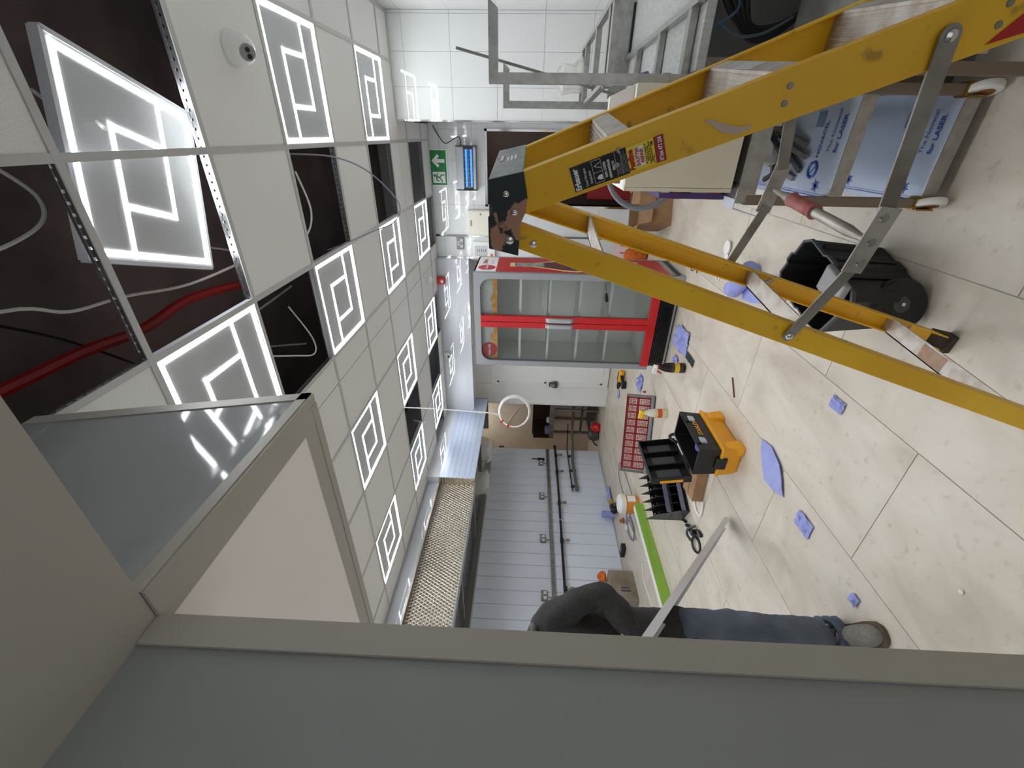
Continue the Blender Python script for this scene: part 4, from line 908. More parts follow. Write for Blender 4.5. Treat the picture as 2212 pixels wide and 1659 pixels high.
# freestanding gantry rack
rk = thing('gantry_rack', 'stainless gantry rack with two upright posts and open shelf rungs', 'rack', (.17, 2.5, 0))
for (px, py, pw, L) in ((.19, 2.05, .036, .40), (.152, 3.0, .036, .322)):
    MB().box(px-pw/2, px+pw/2, py-pw/2, py+pw/2, 0, 1.657).build('post', m_steel, rk)
    MB().hexa([(px+pw/2, py-pw/2, 1.622), (L, py-pw/2, 1.622), (L, py+pw/2, 1.622), (px+pw/2, py+pw/2, 1.622)], [(px+pw/2, py-pw/2, 1.657), (L+.03, py-pw/2, 1.657), (L+.03, py+pw/2, 1.657), (px+pw/2, py+pw/2, 1.657)]).build('arm', m_steel, rk)
for z, ya, yb_, xl, xr, rungs, nm in ((1.19, 2.05, 3.33, .205, .452, (2.13, 2.22, 2.64, 3.10, 3.31), 'upper'), (.905, 2.02, 3.53, .205, .425, (2.11, 2.56, 3.06, 3.5), 'lower')):
    MB().box(xr-.01, xr+.012, ya, yb_, z-.025, z).build('shelf_rail', m_steel, rk)
    for y in rungs: MB().box(xl-.03, xr-.01, y-.022, y+.022, z-.028, z-.002).build('rung', m_steel, rk)
MB().bar((.205, 2.07, .96), (.152, 2.98, .96), .02, .03).build('side_rail', m_steel, rk)
MB().bar((.2, 2.07, 1.18), (.155, 2.98, 1.18), .02, .03).build('side_rail', m_steel, rk)
tag(MB().bar((.361, 2.6, 1.865), (.140, 2.6, .90), .012, .012).bar((.361, 2.604, 1.865), (.140, 2.604, .90), .02, .004).build('metal_strip', m_steel2), 'thin metal strip leaning diagonally against the gantry rack', 'strip')
bag((.30, 3.15, 1.34), (.17, .3, .17), 'crumpled clear bag on the upper rungs of the gantry rack', 11)
tag(MB().lathe([(.012, 0), (.03, .01), (.028, .03), (.01, .04)], (.255, 2.72, .90), 9).lathe([(.012, 0), (.026, .01), (.022, .03), (.01, .04)], (.258, 2.66, .90), 9).build('blue_rag', mat('violet blue rag', (92, 94, 160), .8), smooth=True), 'small violet rag on the steel table by the rungs', 'rag')
# steel table under it
st = thing('steel_table', 'long stainless table with a filmed top by the right-hand wall', 'table', (.55, 2.75, 0))
MB().box(.215, .865, 2.02, 3.46, .835, .872).build('tabletop', mat('streaky filmed steel', (196, 198, 196), .4, .2, n=(20, (176, 178, 176), 5, (8, 1, 1))), st, bev=.003)
MB().box(.215, .865, 3.43, 3.46, .872, .99).build('upstand', m_steel, st)
MB().box(.43, .70, 3.415, 3.43, .873, .885).build('seal_strip', m_ink, st)
for x in (.24, .84):
    for y in (2.05, 3.43): MB().box(x-.02, x+.02, y-.02, y+.02, 0, .835).build('leg', m_steel2, st)
MB().box(.22, .86, 2.04, 3.44, .18, .20).build('undershelf', m_steel2, st)
MB().box(.26, .86, 2.5, 2.52, .2, .83).build('back_sheet', mat('dull grey sheet', (120, 120, 118), .6), st)
hz = thing('hose_bundle', 'bundle of thick black hoses hanging under the steel table', 'hose', (.42, 2.25, .2))
for k in range(4): MB().tube(smooth_path([(.60+.02*k, 2.2, .82), (.46+.012*k, 2.22, .74-.02*k), (.352+.012*k, 2.24, .62), (.352+.012*k, 2.24, .54-.01*k), (.41+.015*k, 2.25, .45-.018*k), (.50+.02*k, 2.26, .37-.02*k), (.66+.02*k, 2.28, .30)], 5), .013, 8).build('hose', m_black, hz, True)
cable('cable', [(.56, 2.1, .80), (.47, 2.12, .74), (.42, 2.13, .72), (.38, 2.14, .77), (.36, 2.14, .82)], .005, mat('blue cable', (70, 110, 140), .5), 'thin blue cable hanging at the edge of the steel table')
cable('cable', [(.40, 2.15, .80), (.345, 2.15, .70), (.35, 2.15, .60), (.40, 2.15, .5)], .005, mat('slate cable', (96, 112, 122), .5), 'thin slate coloured cable hanging beside the black hoses')
sb = thing('steel_stand', 'low steel stand with grey side panel in front of the steel table', 'stand', (.4, 1.75, 0))
for x, y in ((.183, 1.60), (.52, 1.62), (.183, 1.92), (.52, 1.92)): MB().box(x-.016, x+.016, y-.016, y+.016, 0, .56).build('leg', mat('taupe leg steel', (132, 118, 104), .4, .5), sb)
MB().box(.165, .54, 1.585, 1.935, .56, .585).build('top', m_steel2, sb)
MB().box(.20, .53, 1.75, 1.76, .08, .55).build('side_panel', mat('slate panel', (84, 86, 90), .5), sb)
MB().box(.17, .21, 1.585, 1.60, .0, .035).build('foot_plate', m_lgrey, sb)

# ---------------------------------------------------------------- floor: right and middle
cb = thing('cardboard_box', 'opened brown cardboard box on the floor by the dark doorway', 'box', (-.62, 5.0, 0))
ux, uy = V((.95, .31, 0)), V((-.31, .95, 0)); o_ = V((-.80, 4.75, .001))
def cbp(a, b, z): return o_+ux*a+uy*b+V((0, 0, z))
W_, D_, H_ = .40, .46, .34
for (a0, b0, a1, b1) in ((0, 0, W_, 0), (W_, 0, W_, D_), (W_, D_, 0, D_), (0, D_, 0, 0)):
    MB().bar(cbp(a0, b0, H_/2), cbp(a1, b1, H_/2), .006, H_).build('panel', m_box, cb)
MB().hexa([cbp(0, 0, 0), cbp(W_, 0, 0), cbp(W_, D_, 0), cbp(0, D_, 0)], [cbp(0, 0, .006), cbp(W_, 0, .006), cbp(W_, D_, .006), cbp(0, D_, .006)]).build('bottom', m_box, cb)
for q in ([cbp(0, 0, H_), cbp(.19, 0, H_), cbp(.17, -.05, H_-.13), cbp(.02, -.07, H_-.12)], [cbp(.2, 0, H_), cbp(W_, 0, H_), cbp(W_+.0, .08, H_+.05), cbp(.22, .09, H_+.06)], [cbp(0, 0, H_), cbp(0, D_, H_), cbp(-.12, D_-.04, H_+.04), cbp(-.13, .05, H_+.01)], [cbp(W_, 0, H_), cbp(W_, D_, H_), cbp(W_+.1, D_, H_+.05), cbp(W_+.1, .04, H_+.03)]):
    MB().prism(q, V((0, 0, .004))).build('flap', m_box, cb)
for k in range(3): MB().bar(cbp(.22, -.0045, .10+.035*k), cbp(.34, -.0045, .10+.035*k), .001, .012).build('print_line', mat('faded print', (96, 72, 50), .8), cb)
tag(MB().lathe([(.06, 0), (.10, .03), (.11, .14), (.08, .24), (.05, .27)], (-1.30, 5.50, .001), 12).build('orange_bag', m_orange, smooth=True), 'orange bag on the floor behind the drinks fridge', 'bag')
lf = tag(MB().hexa([(-1.40, 5.72, .08), (-1.17, 5.72, .08), (-1.17, 5.722, .08), (-1.40, 5.722, .08)], [(-1.40, 5.82, .36), (-1.17, 5.82, .36), (-1.17, 5.822, .36), (-1.40, 5.822, .36)]).build('leaflet', mat('leaflet paper', (220, 196, 190), .6)), 'pale leaflet with red stripes leaning on the back wall', 'leaflet')
for k in (0, 1): MB().hexa([(-1.34+.09*k, 5.7185, .09), (-1.325+.09*k, 5.7185, .09), (-1.325+.09*k, 5.7195, .09), (-1.34+.09*k, 5.7195, .09)], [(-1.34+.09*k, 5.8185, .35), (-1.325+.09*k, 5.8185, .35), (-1.325+.09*k, 5.8195, .35), (-1.34+.09*k, 5.8195, .35)]).build('stripe', m_red, lf)
tag(MB().lathe([(.015, 0), (.045, .006), (.05, .02), (.02, .03)], (-.70, 3.28, .001), 14).lathe([(.012, 0), (.03, .005), (.012, .014)], (-.76, 3.28, .001), 10).build('white_fitting', m_white, smooth=True), 'white plastic fitting on the floor behind the far rear rail', 'fitting')
tag(MB().tube(arc((-.93, 3.33, .006), .03, 0, 2*PI, 16, (1, 0, 0), (0, 1, 0))[:-1], .005, 6, closed=True).build('white_ring', m_white, smooth=True), 'white plastic ring on the floor near the blue paper roll', 'ring')
cable('wire_offcut', [(-1.0, 3.93, .004), (-1.03, 3.85, .02), (-1.0, 3.80, .004), (-1.02, 3.74, .012)], .004, mat('dark red wire', (70, 20, 24), .5), 'dark red wire offcut on the floor by the fridge corner', cat='wire')
pr = thing('paper_roll', 'roll of blue paper lying on the floor behind the ladder', 'paper roll', (-.82, 2.95, 0))
ra_, rb_ = V((-.91, 2.93, .062)), V((-.72, 2.76, .062)); rx = (rb_-ra_).normalized(); Ln = (rb_-ra_).length
MB().lathe([(.022, 0), (.060, 0), (.060, Ln), (.022, Ln)], ra_, 26, rx).build('roll', m_blue, pr, True)
MB().lathe([(.021, -.0015), (.021, .01)], ra_, 16, rx).build('core_hole', mat('card core', (90, 70, 60), .9), pr, True)
MB().prism([(-.96, 2.88, .002), (-.93, 2.72, .004), (-.83, 2.42, .003), (-.77, 2.38, .008), (-.70, 2.52, .010), (-.74, 2.72, .004), (-.90, 2.90, .004)], (0, 0, .003)).build('loose_sheet', m_blue, pr)
# wheeled tub
tb = thing('wheeled_tub', 'black open plastic tool tub with a wheel, under the ladder', 'tub', (-.5, 1.78, 0))
c0, ex_, ey_ = V((-.681, 1.638, 0)), V((.177, -.108, 0)), V((.135, .398, 0))     # near-left corner, across, along
def tp(a, b, z, k=1.0):
    c = c0+ex_*.5+ey_*.5; return c+ex_*(a-.5)*k*1.18+ey_*(b-.5)*k+V((0, 0, z))
HT = .30
def ringpts(z, k, notch=0):
    P = []
    for a, b in ((.12, 0), (.88, 0), (1, .08), (1, .42), (1.04, .46), (1.04, .60), (1, .64), (1, .92), (.88, 1), (.6, 1), (.55, 1.04), (.4, 1.04), (.35, 1), (.12, 1), (0, .92), (0, .64), (-.04, .60), (-.04, .46), (0, .42), (0, .08)):
        P.append(tp(a, b, z, k))
    return P
O0, O1, I1, I0 = ringpts(.012, .86), ringpts(HT, 1), ringpts(HT, .955), ringpts(.03, .82)
n = len(O0); tbm = MB(); tbm.add(O0+O1+I1+I0, [tuple(range(n))[::-1], tuple(range(3*n, 4*n))]+[(k*n+i, k*n+(i+1) % n, (k+1)*n+(i+1) % n, (k+1)*n+i) for k in range(3) for i in range(n)])
tbm.build('tub_body', mat('black tub plastic', (26, 27, 28), .5), tb, bev=0)
rimm = MB(); A_, B_ = ringpts(HT+.002, 1.02), ringpts(HT+.002, .975); A2_, B2_ = ringpts(HT-.012, 1.02), ringpts(HT-.012, .975)
rimm.add(A_+B_+A2_+B2_, [f for i in range(n) for j in [(i+1) % n] for f in ((i, j, n+j, n+i), (2*n+i, 3*n+i, 3*n+j, 2*n+j), (i, 2*n+i, 2*n+j, j), (n+i, n+j, 3*n+j, 3*n+i))])
rimm.build('rim', m_dgrey, tb)
lt = MB().hexa([tp(.62, .02, HT+.004), tp(1.06, .10, HT+.004), tp(1.06, .48, HT+.004), tp(.62, .40, HT+.004)], [tp(.64, .04, HT+.026), tp(1.04, .12, HT+.026), tp(1.04, .46, HT+.026), tp(.64, .38, HT+.026)]).build('latch_plate', m_mgrey, tb, bev=.006)
MB().box(*(lambda p: (p.x-.015, p.x+.015, p.y-.01, p.y+.01, HT+.026, HT+.03))(tp(.9, .2, 0))).build('latch_slot', m_ink, lt)
for b in (.3, .55, .8): MB().bar(tp(-.005, b, .04, .9), tp(-.005, b, HT-.03, 1.0), .012, .02).build('rib', m_black, tb)
for b in (.3, .55, .8): MB().bar(tp(1.005, b, .04, .9), tp(1.005, b, HT-.03, 1.0), .012, .02).build('rib', m_black, tb)
wn_ = V((.35, -.94, 0)).normalized()
for a in (.72,):
    wc = tp(a, -.02, .098); wc = V((-.530, 1.575, .098))
    w_ = MB().lathe([(.072, -.018), (.088, -.022), (.097, -.012), (.097, .012), (.088, .022), (.072, .018)], wc, 30, wn_).build('wheel', m_black, tb, True)
    MB().lathe([(.03, -.012), (.03, .018), (.012, .022)], wc, 18, wn_).build('hub', m_dgrey, w_, True)
    u_ = V((0, 0, 1)); v_ = wn_.cross(u_)
    for k in range(6):
        d_ = u_*math.cos(k*PI/3)+v_*math.sin(k*PI/3); MB().bar(wc+d_*.02+wn_*.006, wc+d_*.08+wn_*.006, .014, .02, wn_).build('spoke', m_black, w_)
    MB().lathe([(.008, .02), (.007, .026)], wc, 12, wn_).build('axle_cap', m_chrome, w_, True)
MB().bar(tp(.2, 1.02, .05, .9), tp(.2, 1.02, .27, 1.0), .03, .03).build('handle_post', m_black, tb)
# papers and scraps
crumple('paper_rag', (-1.64, 3.70, 0), (.22, .26, .10), m_blue, 2, label='large crumpled blue paper rag at the fridge plinth', cat='paper', group='blue paper rags on the floor')
crumple('paper_rag', (-1.90, 3.76, 0), (.11, .10, .05), m_blue, 5, label='small crumpled blue paper beside the black spray bottle', cat='paper', group='blue paper rags on the floor')
crumple('paper_rag', (-2.70, 4.72, 0), (.20, .14, .08), m_blue, 8, label='crumpled blue paper between the drill and the red tray', cat='paper', group='blue paper rags on the floor')
crumple('paper_rag', (-3.48, 5.70, 0), (.12, .08, .03), m_blue, 9, label='blue paper scrap at the nose of the yellow drill', cat='paper', group='blue paper rags on the floor')
crumple('paper_rag', (-1.73, 1.60, 0), (.09, .12, .03), m_blue, 12, label='small blue paper scrap alone on the tiles between toolbox and man', cat='paper', group='blue paper rags on the floor')
crumple('paper_rag', (-1.08, 1.74, 0), (.06, .09, .02), m_blue, 14, label='tiny blue paper scrap on the bare floor beside the ladder foot', cat='paper', group='blue paper rags on the floor')
crumple('paper_rag', (-1.74, 1.19, 0), (.05, .04, .03), m_blue, 15, label='tiny blue scrap on the floor touching the man\'s shoe', cat='paper', group='blue paper rags on the floor', n=4)
ps = MB().prism([(-1.60, 2.15, .003), (-1.66, 2.12, .006), (-1.78, 1.99, .012), (-1.77, 1.88, .010), (-1.74, 1.80, .004), (-1.70, 1.83, .012), (-1.66, 1.86, .010), (-1.60, 1.92, .014), (-1.57, 2.04, .010)], (0, 0, .004)).build('paper_sheet', m_blue)
tag(ps, 'flat torn sheet of blue paper on the tiles in front of the toolbox', 'paper')
crumple('green_scrap', (-1.72, 3.47, 0), (.07, .20, .02), mat('dark green rag', (44, 60, 54), .8), 4, label='dark green rag on the floor beside the black spray bottle', cat='rag')
tag(MB().tube([(-1.47, 2.69, .006), (-1.575, 2.59, .006)], .005, 6).build('pencil', mat('brown red stick', (110, 62, 50), .6), smooth=True), 'thin brownish red pencil on the floor tiles', 'pencil')
tag(MB().lathe([(.014, 0), (.014, .06)], (-2.71, 4.52, .014), 10, (.5, -.8, 0)).build('red_plug', mat('brick red plug', (170, 70, 60), .6), smooth=True), 'small red plastic plug on the floor near the red tray', 'plug')
# drill
dr_ = thing('cordless_drill', 'yellow and black cordless drill lying by the white door', 'drill', (-3.15, 5.6, 0))
dx, dy = V((-.97, .24, 0)), V((-.24, -.97, 0)); d0 = V((-2.98, 5.55, .05))
MB().lathe([(.03, 0), (.045, .02), (.045, .16), (.035, .2)], d0, 12, dx).build('motor_housing', m_toolyel, dr_, True)
MB().lathe([(.034, .2), (.03, .26), (.034, .28), (.022, .34), (.012, .37)], d0, 12, dx).build('chuck', m_black, dr_, True)
MB().bar(d0+dx*.06, d0+dx*.10+dy*.17-V((0, 0, .012)), .04, .045).build('grip', m_black, dr_, bev=.01)
MB().bar(d0+dx*.06+dy*.16-V((0, 0, .014)), d0+dx*.16+dy*.2-V((0, 0, .014)), .07, .06).build('battery', m_black, dr_, bev=.008)
MB().bar(d0+dx*.02+V((0, 0, .04)), d0+dx*.18+V((0, 0, .04)), .03, .014).build('badge', m_black, dr_)
# spray bottles
def spray(c, M_b, M_t, M_trig, lab, label, s=1.0, tilt=None):
    t = thing('spray_bottle', label, 'bottle', (c[0], c[1], 0))
    x, y = c; k = s
    MB().lathe([(.038*k, 0), (.042*k, .006*k), (.042*k, .12*k), (.036*k, .16*k), (.016*k, .205*k), (.015*k, .225*k)], (x, y, .001), 18).build('bottle', M_b, t, True)
    lb = MB().lathe([(.0428*k, .025*k), (.0428*k, .115*k)], (x, y, .001), 18).build('label', lab, t, True)
    MB().lathe([(.0432*k, .05*k), (.0432*k, .09*k)], (x, y, .001), 18).build('label_band', mat('label band', (226, 190, 60), .5) if M_t != m_yel else mat('label band red', (206, 84, 50), .5), lb, True)
    d = V((-.9, -.35, 0)).normalized()
    hd_ = MB(); hd_.bar(V((x, y, .235*k))-d*.02*k, V((x, y, .248*k))+d*.055*k, .026*k, .035*k); hd_.lathe([(.018*k, .222*k), (.018*k, .242*k)], (x, y, 0), 12)
    h_ = hd_.build('spray_head', M_t, t, bev=.004)
    MB().bar(V((x, y, .225*k))+d*.03*k, V((x, y, .190*k))+d*.05*k, .012*k, .012*k).build('trigger', M_trig, h_)
    MB().lathe([(.0175*k, .21*k), (.0175*k, .223*k)], (x, y, 0), 12).build('collar', M_trig, h_, True)
spray((-2.47, 3.70), mat('clear bottle', (222, 218, 200), .25), m_yel, m_yel, mat('pale label', (222, 206, 150), .5), 'clear spray bottle with a yellow trigger head in front of the red tray', 1.1)
spray((-1.85, 3.54), mat('black bottle', (28, 20, 16), .25), m_white, m_red, mat('black yellow label', (60, 50, 28), .4), 'black spray bottle with a white head and red trigger by the fridge', 1.12)
# red perforated tray standing on edge
ty_ = thing('red_tray', 'red perforated tray with grey ends standing on its edge', 'tray', (-2.98, 3.96, 0))
ta_, tw_ = V((-2.525, 4.135, .001)), V((-.962, -.272, 0)); tb_ = V((-.272, .962, 0)); tz_ = (V((0, 0, 1))+tb_*.22).normalized(); tn_ = tw_.cross(tz_); tn_ = -tn_ if tn_.dot(tb_) > 0 else tn_
TL, TH = .95, .305
def tq(a, h, d=0): return ta_+tw_*a+tz_*h+tn_*d
def tbar(a0, h0, a1, h1, w, d0=0, th=.004, M_=m_cred, nm='bar', par=None): pass
fr_ = MB(); cols = 10
def slab(b, a0, a1, h0, h1, d0, d1): b.hexa([tq(a0, h0, d0), tq(a1, h0, d0), tq(a1, h1, d0), tq(a0, h1, d0)], [tq(a0, h0, d1), tq(a1, h0, d1), tq(a1, h1, d1), tq(a0, h1, d1)])
for k in range(cols+1):
    a = .04+k*(TL-.08)/cols; slab(fr_, a-.011, a+.011, .03, TH-.01, 0, .005)
slab(fr_, .03, TL-.03, 0, .05, 0, .005); slab(fr_, .03, TL-.03, TH-.03, TH, 0, .005); slab(fr_, .03, TL-.03, .16, .19, 0, .005)
fr_.build('tray_panel', m_cred, ty_)
cw = (TL-.08)/cols-.022; lat = {}
for r in ((.05, .16), (.19, TH-.03)):
    for k in range(cols):
        b = MB(); a = .04+k*(TL-.08)/cols+.011
        for q in range(1, 4): slab(b, a+q*cw/4-.0025, a+q*cw/4+.0025, r[0], r[1], .0005, .0045)
        for q in range(1, 6): slab(b, a, a+cw, r[0]+q*(r[1]-r[0])/6-.0025, r[0]+q*(r[1]-r[0])/6+.0025, .001, .004)
        b.build('lattice', m_cred, ty_)
b = MB(); slab(b, 0, TL, -.0, .012, 0, .045); b.build('tray_wall', mat('dark red wall', (92, 18, 20), .5), ty_)
b = MB(); slab(b, 0, TL, 0, .04, .041, .045); b.build('tray_wall', m_mgrey, ty_)
b = MB(); slab(b, 0, TL, TH-.006, TH, 0, .02); b.build('tray_wall', m_cred, ty_)
for a in (0, TL-.032):
    b = MB(); slab(b, a, a+.032, 0, TH, 0, .008); slab(b, a if a == 0 else a+.026, a+.006 if a == 0 else a+.032, 0, TH, 0, .044); b.build('tray_end', m_mgrey, ty_, bev=.002)
# ---------------------------------------------------------------- toolbox
tbx = thing('toolbox', 'open black and yellow toolbox with two pale latches', 'toolbox', (-1.9, 2.49, 0))
bx0, bx1, by0, by1 = -2.01, -1.795, 2.265, 2.72
def loft(levels, nm, M_, par, closed_bottom=True, bev=.006):
    """levels: (z, x0, x1, y0, y1)"""
    b = MB(); vs = []; 
    for z, a, b_, c, d in levels: vs += [(a, c, z), (b_, c, z), (b_, d, z), (a, d, z)]
    fs = [(0, 3, 2, 1)]+[(4*k+i, 4*k+(i+1) % 4, 4*(k+1)+(i+1) % 4, 4*(k+1)+i) for k in range(len(levels)-1) for i in range(4)]
    fs.append(tuple(4*(len(levels)-1)+i for i in range(4)))
    return MB().add(vs, fs).build(nm, M_, par, bev=bev)
loft([(.001, bx0+.02, bx1-.015, by0+.02, by1-.02), (.035, bx0+.008, bx1-.0, by0+.008, by1-.008), (.125, bx0, bx1+.008, by0-.002, by1+.002), (.140, bx0-.006, bx1+.016, by0-.01, by1+.01), (.152, bx0-.006, bx1+.016, by0-.01, by1+.01)], 'base_tray', m_toolyel, tbx)
for y in (by0+.05, by1-.05):
    loft([(.001, bx1-.05, bx1+.022, y-.05, y+.05), (.07, bx1-.03, bx1+.018, y-.04, y+.04), (.11, bx1-.02, bx1+.008, y-.03, y+.03)], 'base_foot', m_toolyel, tbx)
bd = MB(); lv = [(.152, bx0+.006, bx1-.004, by0+.006, by1-.006), (.302, bx0, bx1+.004, by0, by1), (.302, bx0+.014, bx1-.010, by0+.014, by1-.014), (.16, bx0+.02, bx1-.018, by0+.02, by1-.02)]
vs = []
for z, a, b_, c, d in lv: vs += [(a, c, z), (b_, c, z), (b_, d, z), (a, d, z)]
bd.add(vs, [(0, 3, 2, 1), (12, 13, 14, 15)]+[(4*k+i, 4*k+(i+1) % 4, 4*(k+1)+(i+1) % 4, 4*(k+1)+i) for k in range(3) for i in range(4)])
bb = bd.build('body', m_black, tbx, bev=.003)
for y in (by0+.10, by1-.10):
    l_ = MB().hexa([(bx1-.002, y-.028, .225), (bx1+.014, y-.024, .228), (bx1+.014, y+.024, .228), (bx1-.002, y+.028, .225)], [(bx1+.003, y-.028, .272), (bx1+.02, y-.024, .27), (bx1+.02, y+.024, .27), (bx1+.003, y+.028, .272)]).build('latch', mat('pale latch', (196, 206, 212), .35), tbx, bev=.003)
    MB().box(bx1+.002, bx1+.012, y-.036, y+.036, .272, .295).build('latch_seat', m_black, l_)
text('STANLEY', .042, (bx1+.003, by0+.165, .222), (0, 1, 0), (.03, 0, 1), m_toolyel, bb, bold=.0012, sx=.92)
MB().box(bx0+.06, bx1-.06, by0-.012, by0+.004, .10, .175).build('end_grip', m_black, tbx, bev=.006)
# lid standing open on the rear hinge
lid = MB(); lx = bx0-.005; Lh = .275
def lidp(h, y, d): # h up the lid, d depth forwards
    s, c = math.sin(.16), math.cos(.16); return (lx-.02-h*s+d*c, y, .300+h*c+d*s)
def lbox(b, h0, h1, y0, y1, d0, d1): b.hexa([lidp(h0, y0, d0), lidp(h0, y1, d0), lidp(h0, y1, d1), lidp(h0, y0, d1)], [lidp(h1, y0, d0), lidp(h1, y1, d0), lidp(h1, y1, d1), lidp(h1, y0, d1)])
lbox(lid, 0, Lh, by0-.005, by1-.03, -.04, -.03)
lbox(lid, 0, .008, by0-.005, by1-.03, -.04, .015); lbox(lid, Lh-.008, Lh, by0-.005, by1-.03, -.04, .015)
lbox(lid, 0, Lh, by0-.005, by0+.006, -.04, .015); lbox(lid, 0, Lh, by1-.041, by1-.03, -.04, .015)
lo_ = lid.build('lid', m_black, tbx, bev=.003)
for y in (by0+.15, by0+.29):
    b = MB(); lbox(b, .01, Lh-.01, y-.005, y+.005, -.031, .005); b.build('lid_rib', m_black, lo_)
for y0 in (by0+.03, by0+.17, by0+.31):
    b = MB(); lbox(b, .05, Lh-.06, y0, y0+.09, -.031, -.024); b.build('lid_pocket', m_dgrey, lo_, bev=.002)
b = MB(); lbox(b, .06, Lh-.06, by0-.009, by0-.004, -.03, -.008); b.build('lid_edge_stripe', m_toolyel, lo_)
MB().tube(arc((bx0-.02, by1-.02, .28), .05, 0, PI, 10, (0, 1, 0), (0, 0, 1)), .012, 8).build('carry_handle', m_black, tbx, True)
tag(MB().lathe([(.03, 0), (.045, .004), (.05, .03), (.045, .05)], (-1.845, 2.36, .22), 18, (.4, 0, .9)).build('tape_roll', mat('purple tape', (70, 48, 150), .4), smooth=True), 'purple tape roll inside the open toolbox', 'tape')
# brown carrier box with rope handle, black tube on it
bb_ = thing('carrier_box', 'small brown paper carrier lying down with a white rope handle', 'carrier', (-2.38, 2.72, 0))
px_, py_ = V((.78, .62, 0)), V((-.62, .78, 0)); q0 = V((-2.56, 2.56, .001))
def bq(a, b, z): return q0+px_*a+py_*b+V((0, 0, z))
MB().hexa([bq(0, 0, 0), bq(.24, -.14, 0), bq(.34, .06, 0), bq(.1, .20, 0)], [bq(.0, .01, .085), bq(.23, -.12, .085), bq(.33, .07, .085), bq(.1, .2, .085)]).build('carrier_body', m_box, bb_, bev=.003)
MB().bar(bq(.05, .09, .0865), bq(.29, -.03, .0865), .004, .002).build('fold', mat('fold line', (110, 82, 56), .8), bb_)
MB().tube(smooth_path([(-2.57, 2.62, .03), (-2.66, 2.66, .012), (-2.70, 2.60, .009), (-2.685, 2.53, .009), (-2.63, 2.51, .010), (-2.53, 2.53, .02)], 6), .009, 8).build('rope_handle', m_rope, bb_, True)
bt = thing('black_tube', 'black tube with a white cap lying across the brown carrier', 'tube', (-2.36, 2.7, .1))
MB().lathe([(.024, 0), (.026, .02), (.026, .19)], (-2.33, 2.86, .116), 14, (-.55, -.83, -.03)).build('tube', m_black, bt, True)
MB().lathe([(.0265, .19), (.0265, .21), (.02, .213)], (-2.33, 2.86, .116), 14, (-.55, -.83, -.03)).build('cap', m_white, bt, True)
# organiser of stacked scoop bins
og = thing('parts_organiser', 'black stack of small parts bins with clear fronts and angled dividers', 'organiser', (-2.85, 2.9, 0))
g0, gw, gd = V((-2.82, 2.70, .001)), V((.36, .933, 0)), V((-.933, .36, 0))
def gp(a, d, z): return g0+gw*a+gd*d+V((0, 0, z))
def gbox(b, a0, a1, d0, d1, z0, z1, s=0): b.hexa([gp(a0, d0, z0), gp(a1, d0, z0), gp(a1, d1, z0), gp(a0, d1, z0)], [gp(a0, d0+s, z1), gp(a1, d0+s, z1), gp(a1, d1+s, z1), gp(a0, d1+s, z1)]); return b
GW = .40
gbox(MB(), 0, GW, .0, .22, 0, .012).build('base', m_black, og); gbox(MB(), 0, GW, .20, .212, 0, .26).build('back', m_black, og); gbox(MB(), 0, GW, .04, .21, .125, .135).build('mid_shelf', m_black, og)
for k in range(6):
    a = k*GW/5
    MB().prism([gp(a, 0, 0), gp(a, .21, 0), gp(a, .22, .34), gp(a, .10, .255), gp(a, .05, .16), gp(a, .0, .09)], gw*.003).build('divider', m_black if k else m_dgrey, og)
m_clear = mat('tinted clear front', (150, 148, 176), .2, alpha=.55)
for z in (.03, .145):
    gbox(MB(), .003, GW, .0 if z < .1 else .045, .006 if z < .1 else .051, z, z+.045, -.02).build('clear_front', m_clear, og)
for k in range(5):
    for z in (.08, .20):
        MB().lathe([(.030, 0), (.034, .006), (.030, .012)], gp(k*GW/5+.04, .12 if z < .1 else .15, z), 14, -gd).build('scoop', m_blackg, og, True)
    for q in (.025, .045):
        MB().lathe([(.006, 0), (.006, .003)], gp(k*GW/5+q, .196, .235+.012*(q > .03)), 8, -gd).build('vent_hole', m_wink, og)
# black clamp
cp_ = thing('black_clamp', 'tangled black plastic clamp with straps on the floor', 'clamp', (-2.86, 2.45, 0))
MB().tube(smooth_path([(-2.95, 2.66, .014), (-2.90, 2.60, .02), (-2.88, 2.52, .03), (-2.80, 2.47, .02), (-2.78, 2.40, .015)], 4), .016, 8).build('clamp_bar', m_blackg, cp_, True)
MB().tube(arc((-2.92, 2.43, .014), .07, 0, 2*PI, 14, (.8, .3, 0), (-.3, .9, .1))[:-1], .010, 7, closed=True).build('strap_loop', m_black, cp_, True)
MB().tube(smooth_path([(-2.98, 2.52, .012), (-2.93, 2.55, .05), (-2.85, 2.54, .055), (-2.80, 2.52, .02)], 4), .011, 7).build('strap', m_dgrey, cp_, True)
MB().lathe([(.012, 0), (.028, .01), (.028, .045), (.012, .055)], (-2.86, 2.50, .03), 10, (.6, -.5, .3)).build('buckle', m_blackg, cp_, True)
MB().tube([(-2.94, 2.69, .013), (-2.97, 2.74, .013)], .013, 8).build('clamp_tip', m_black, cp_, True)
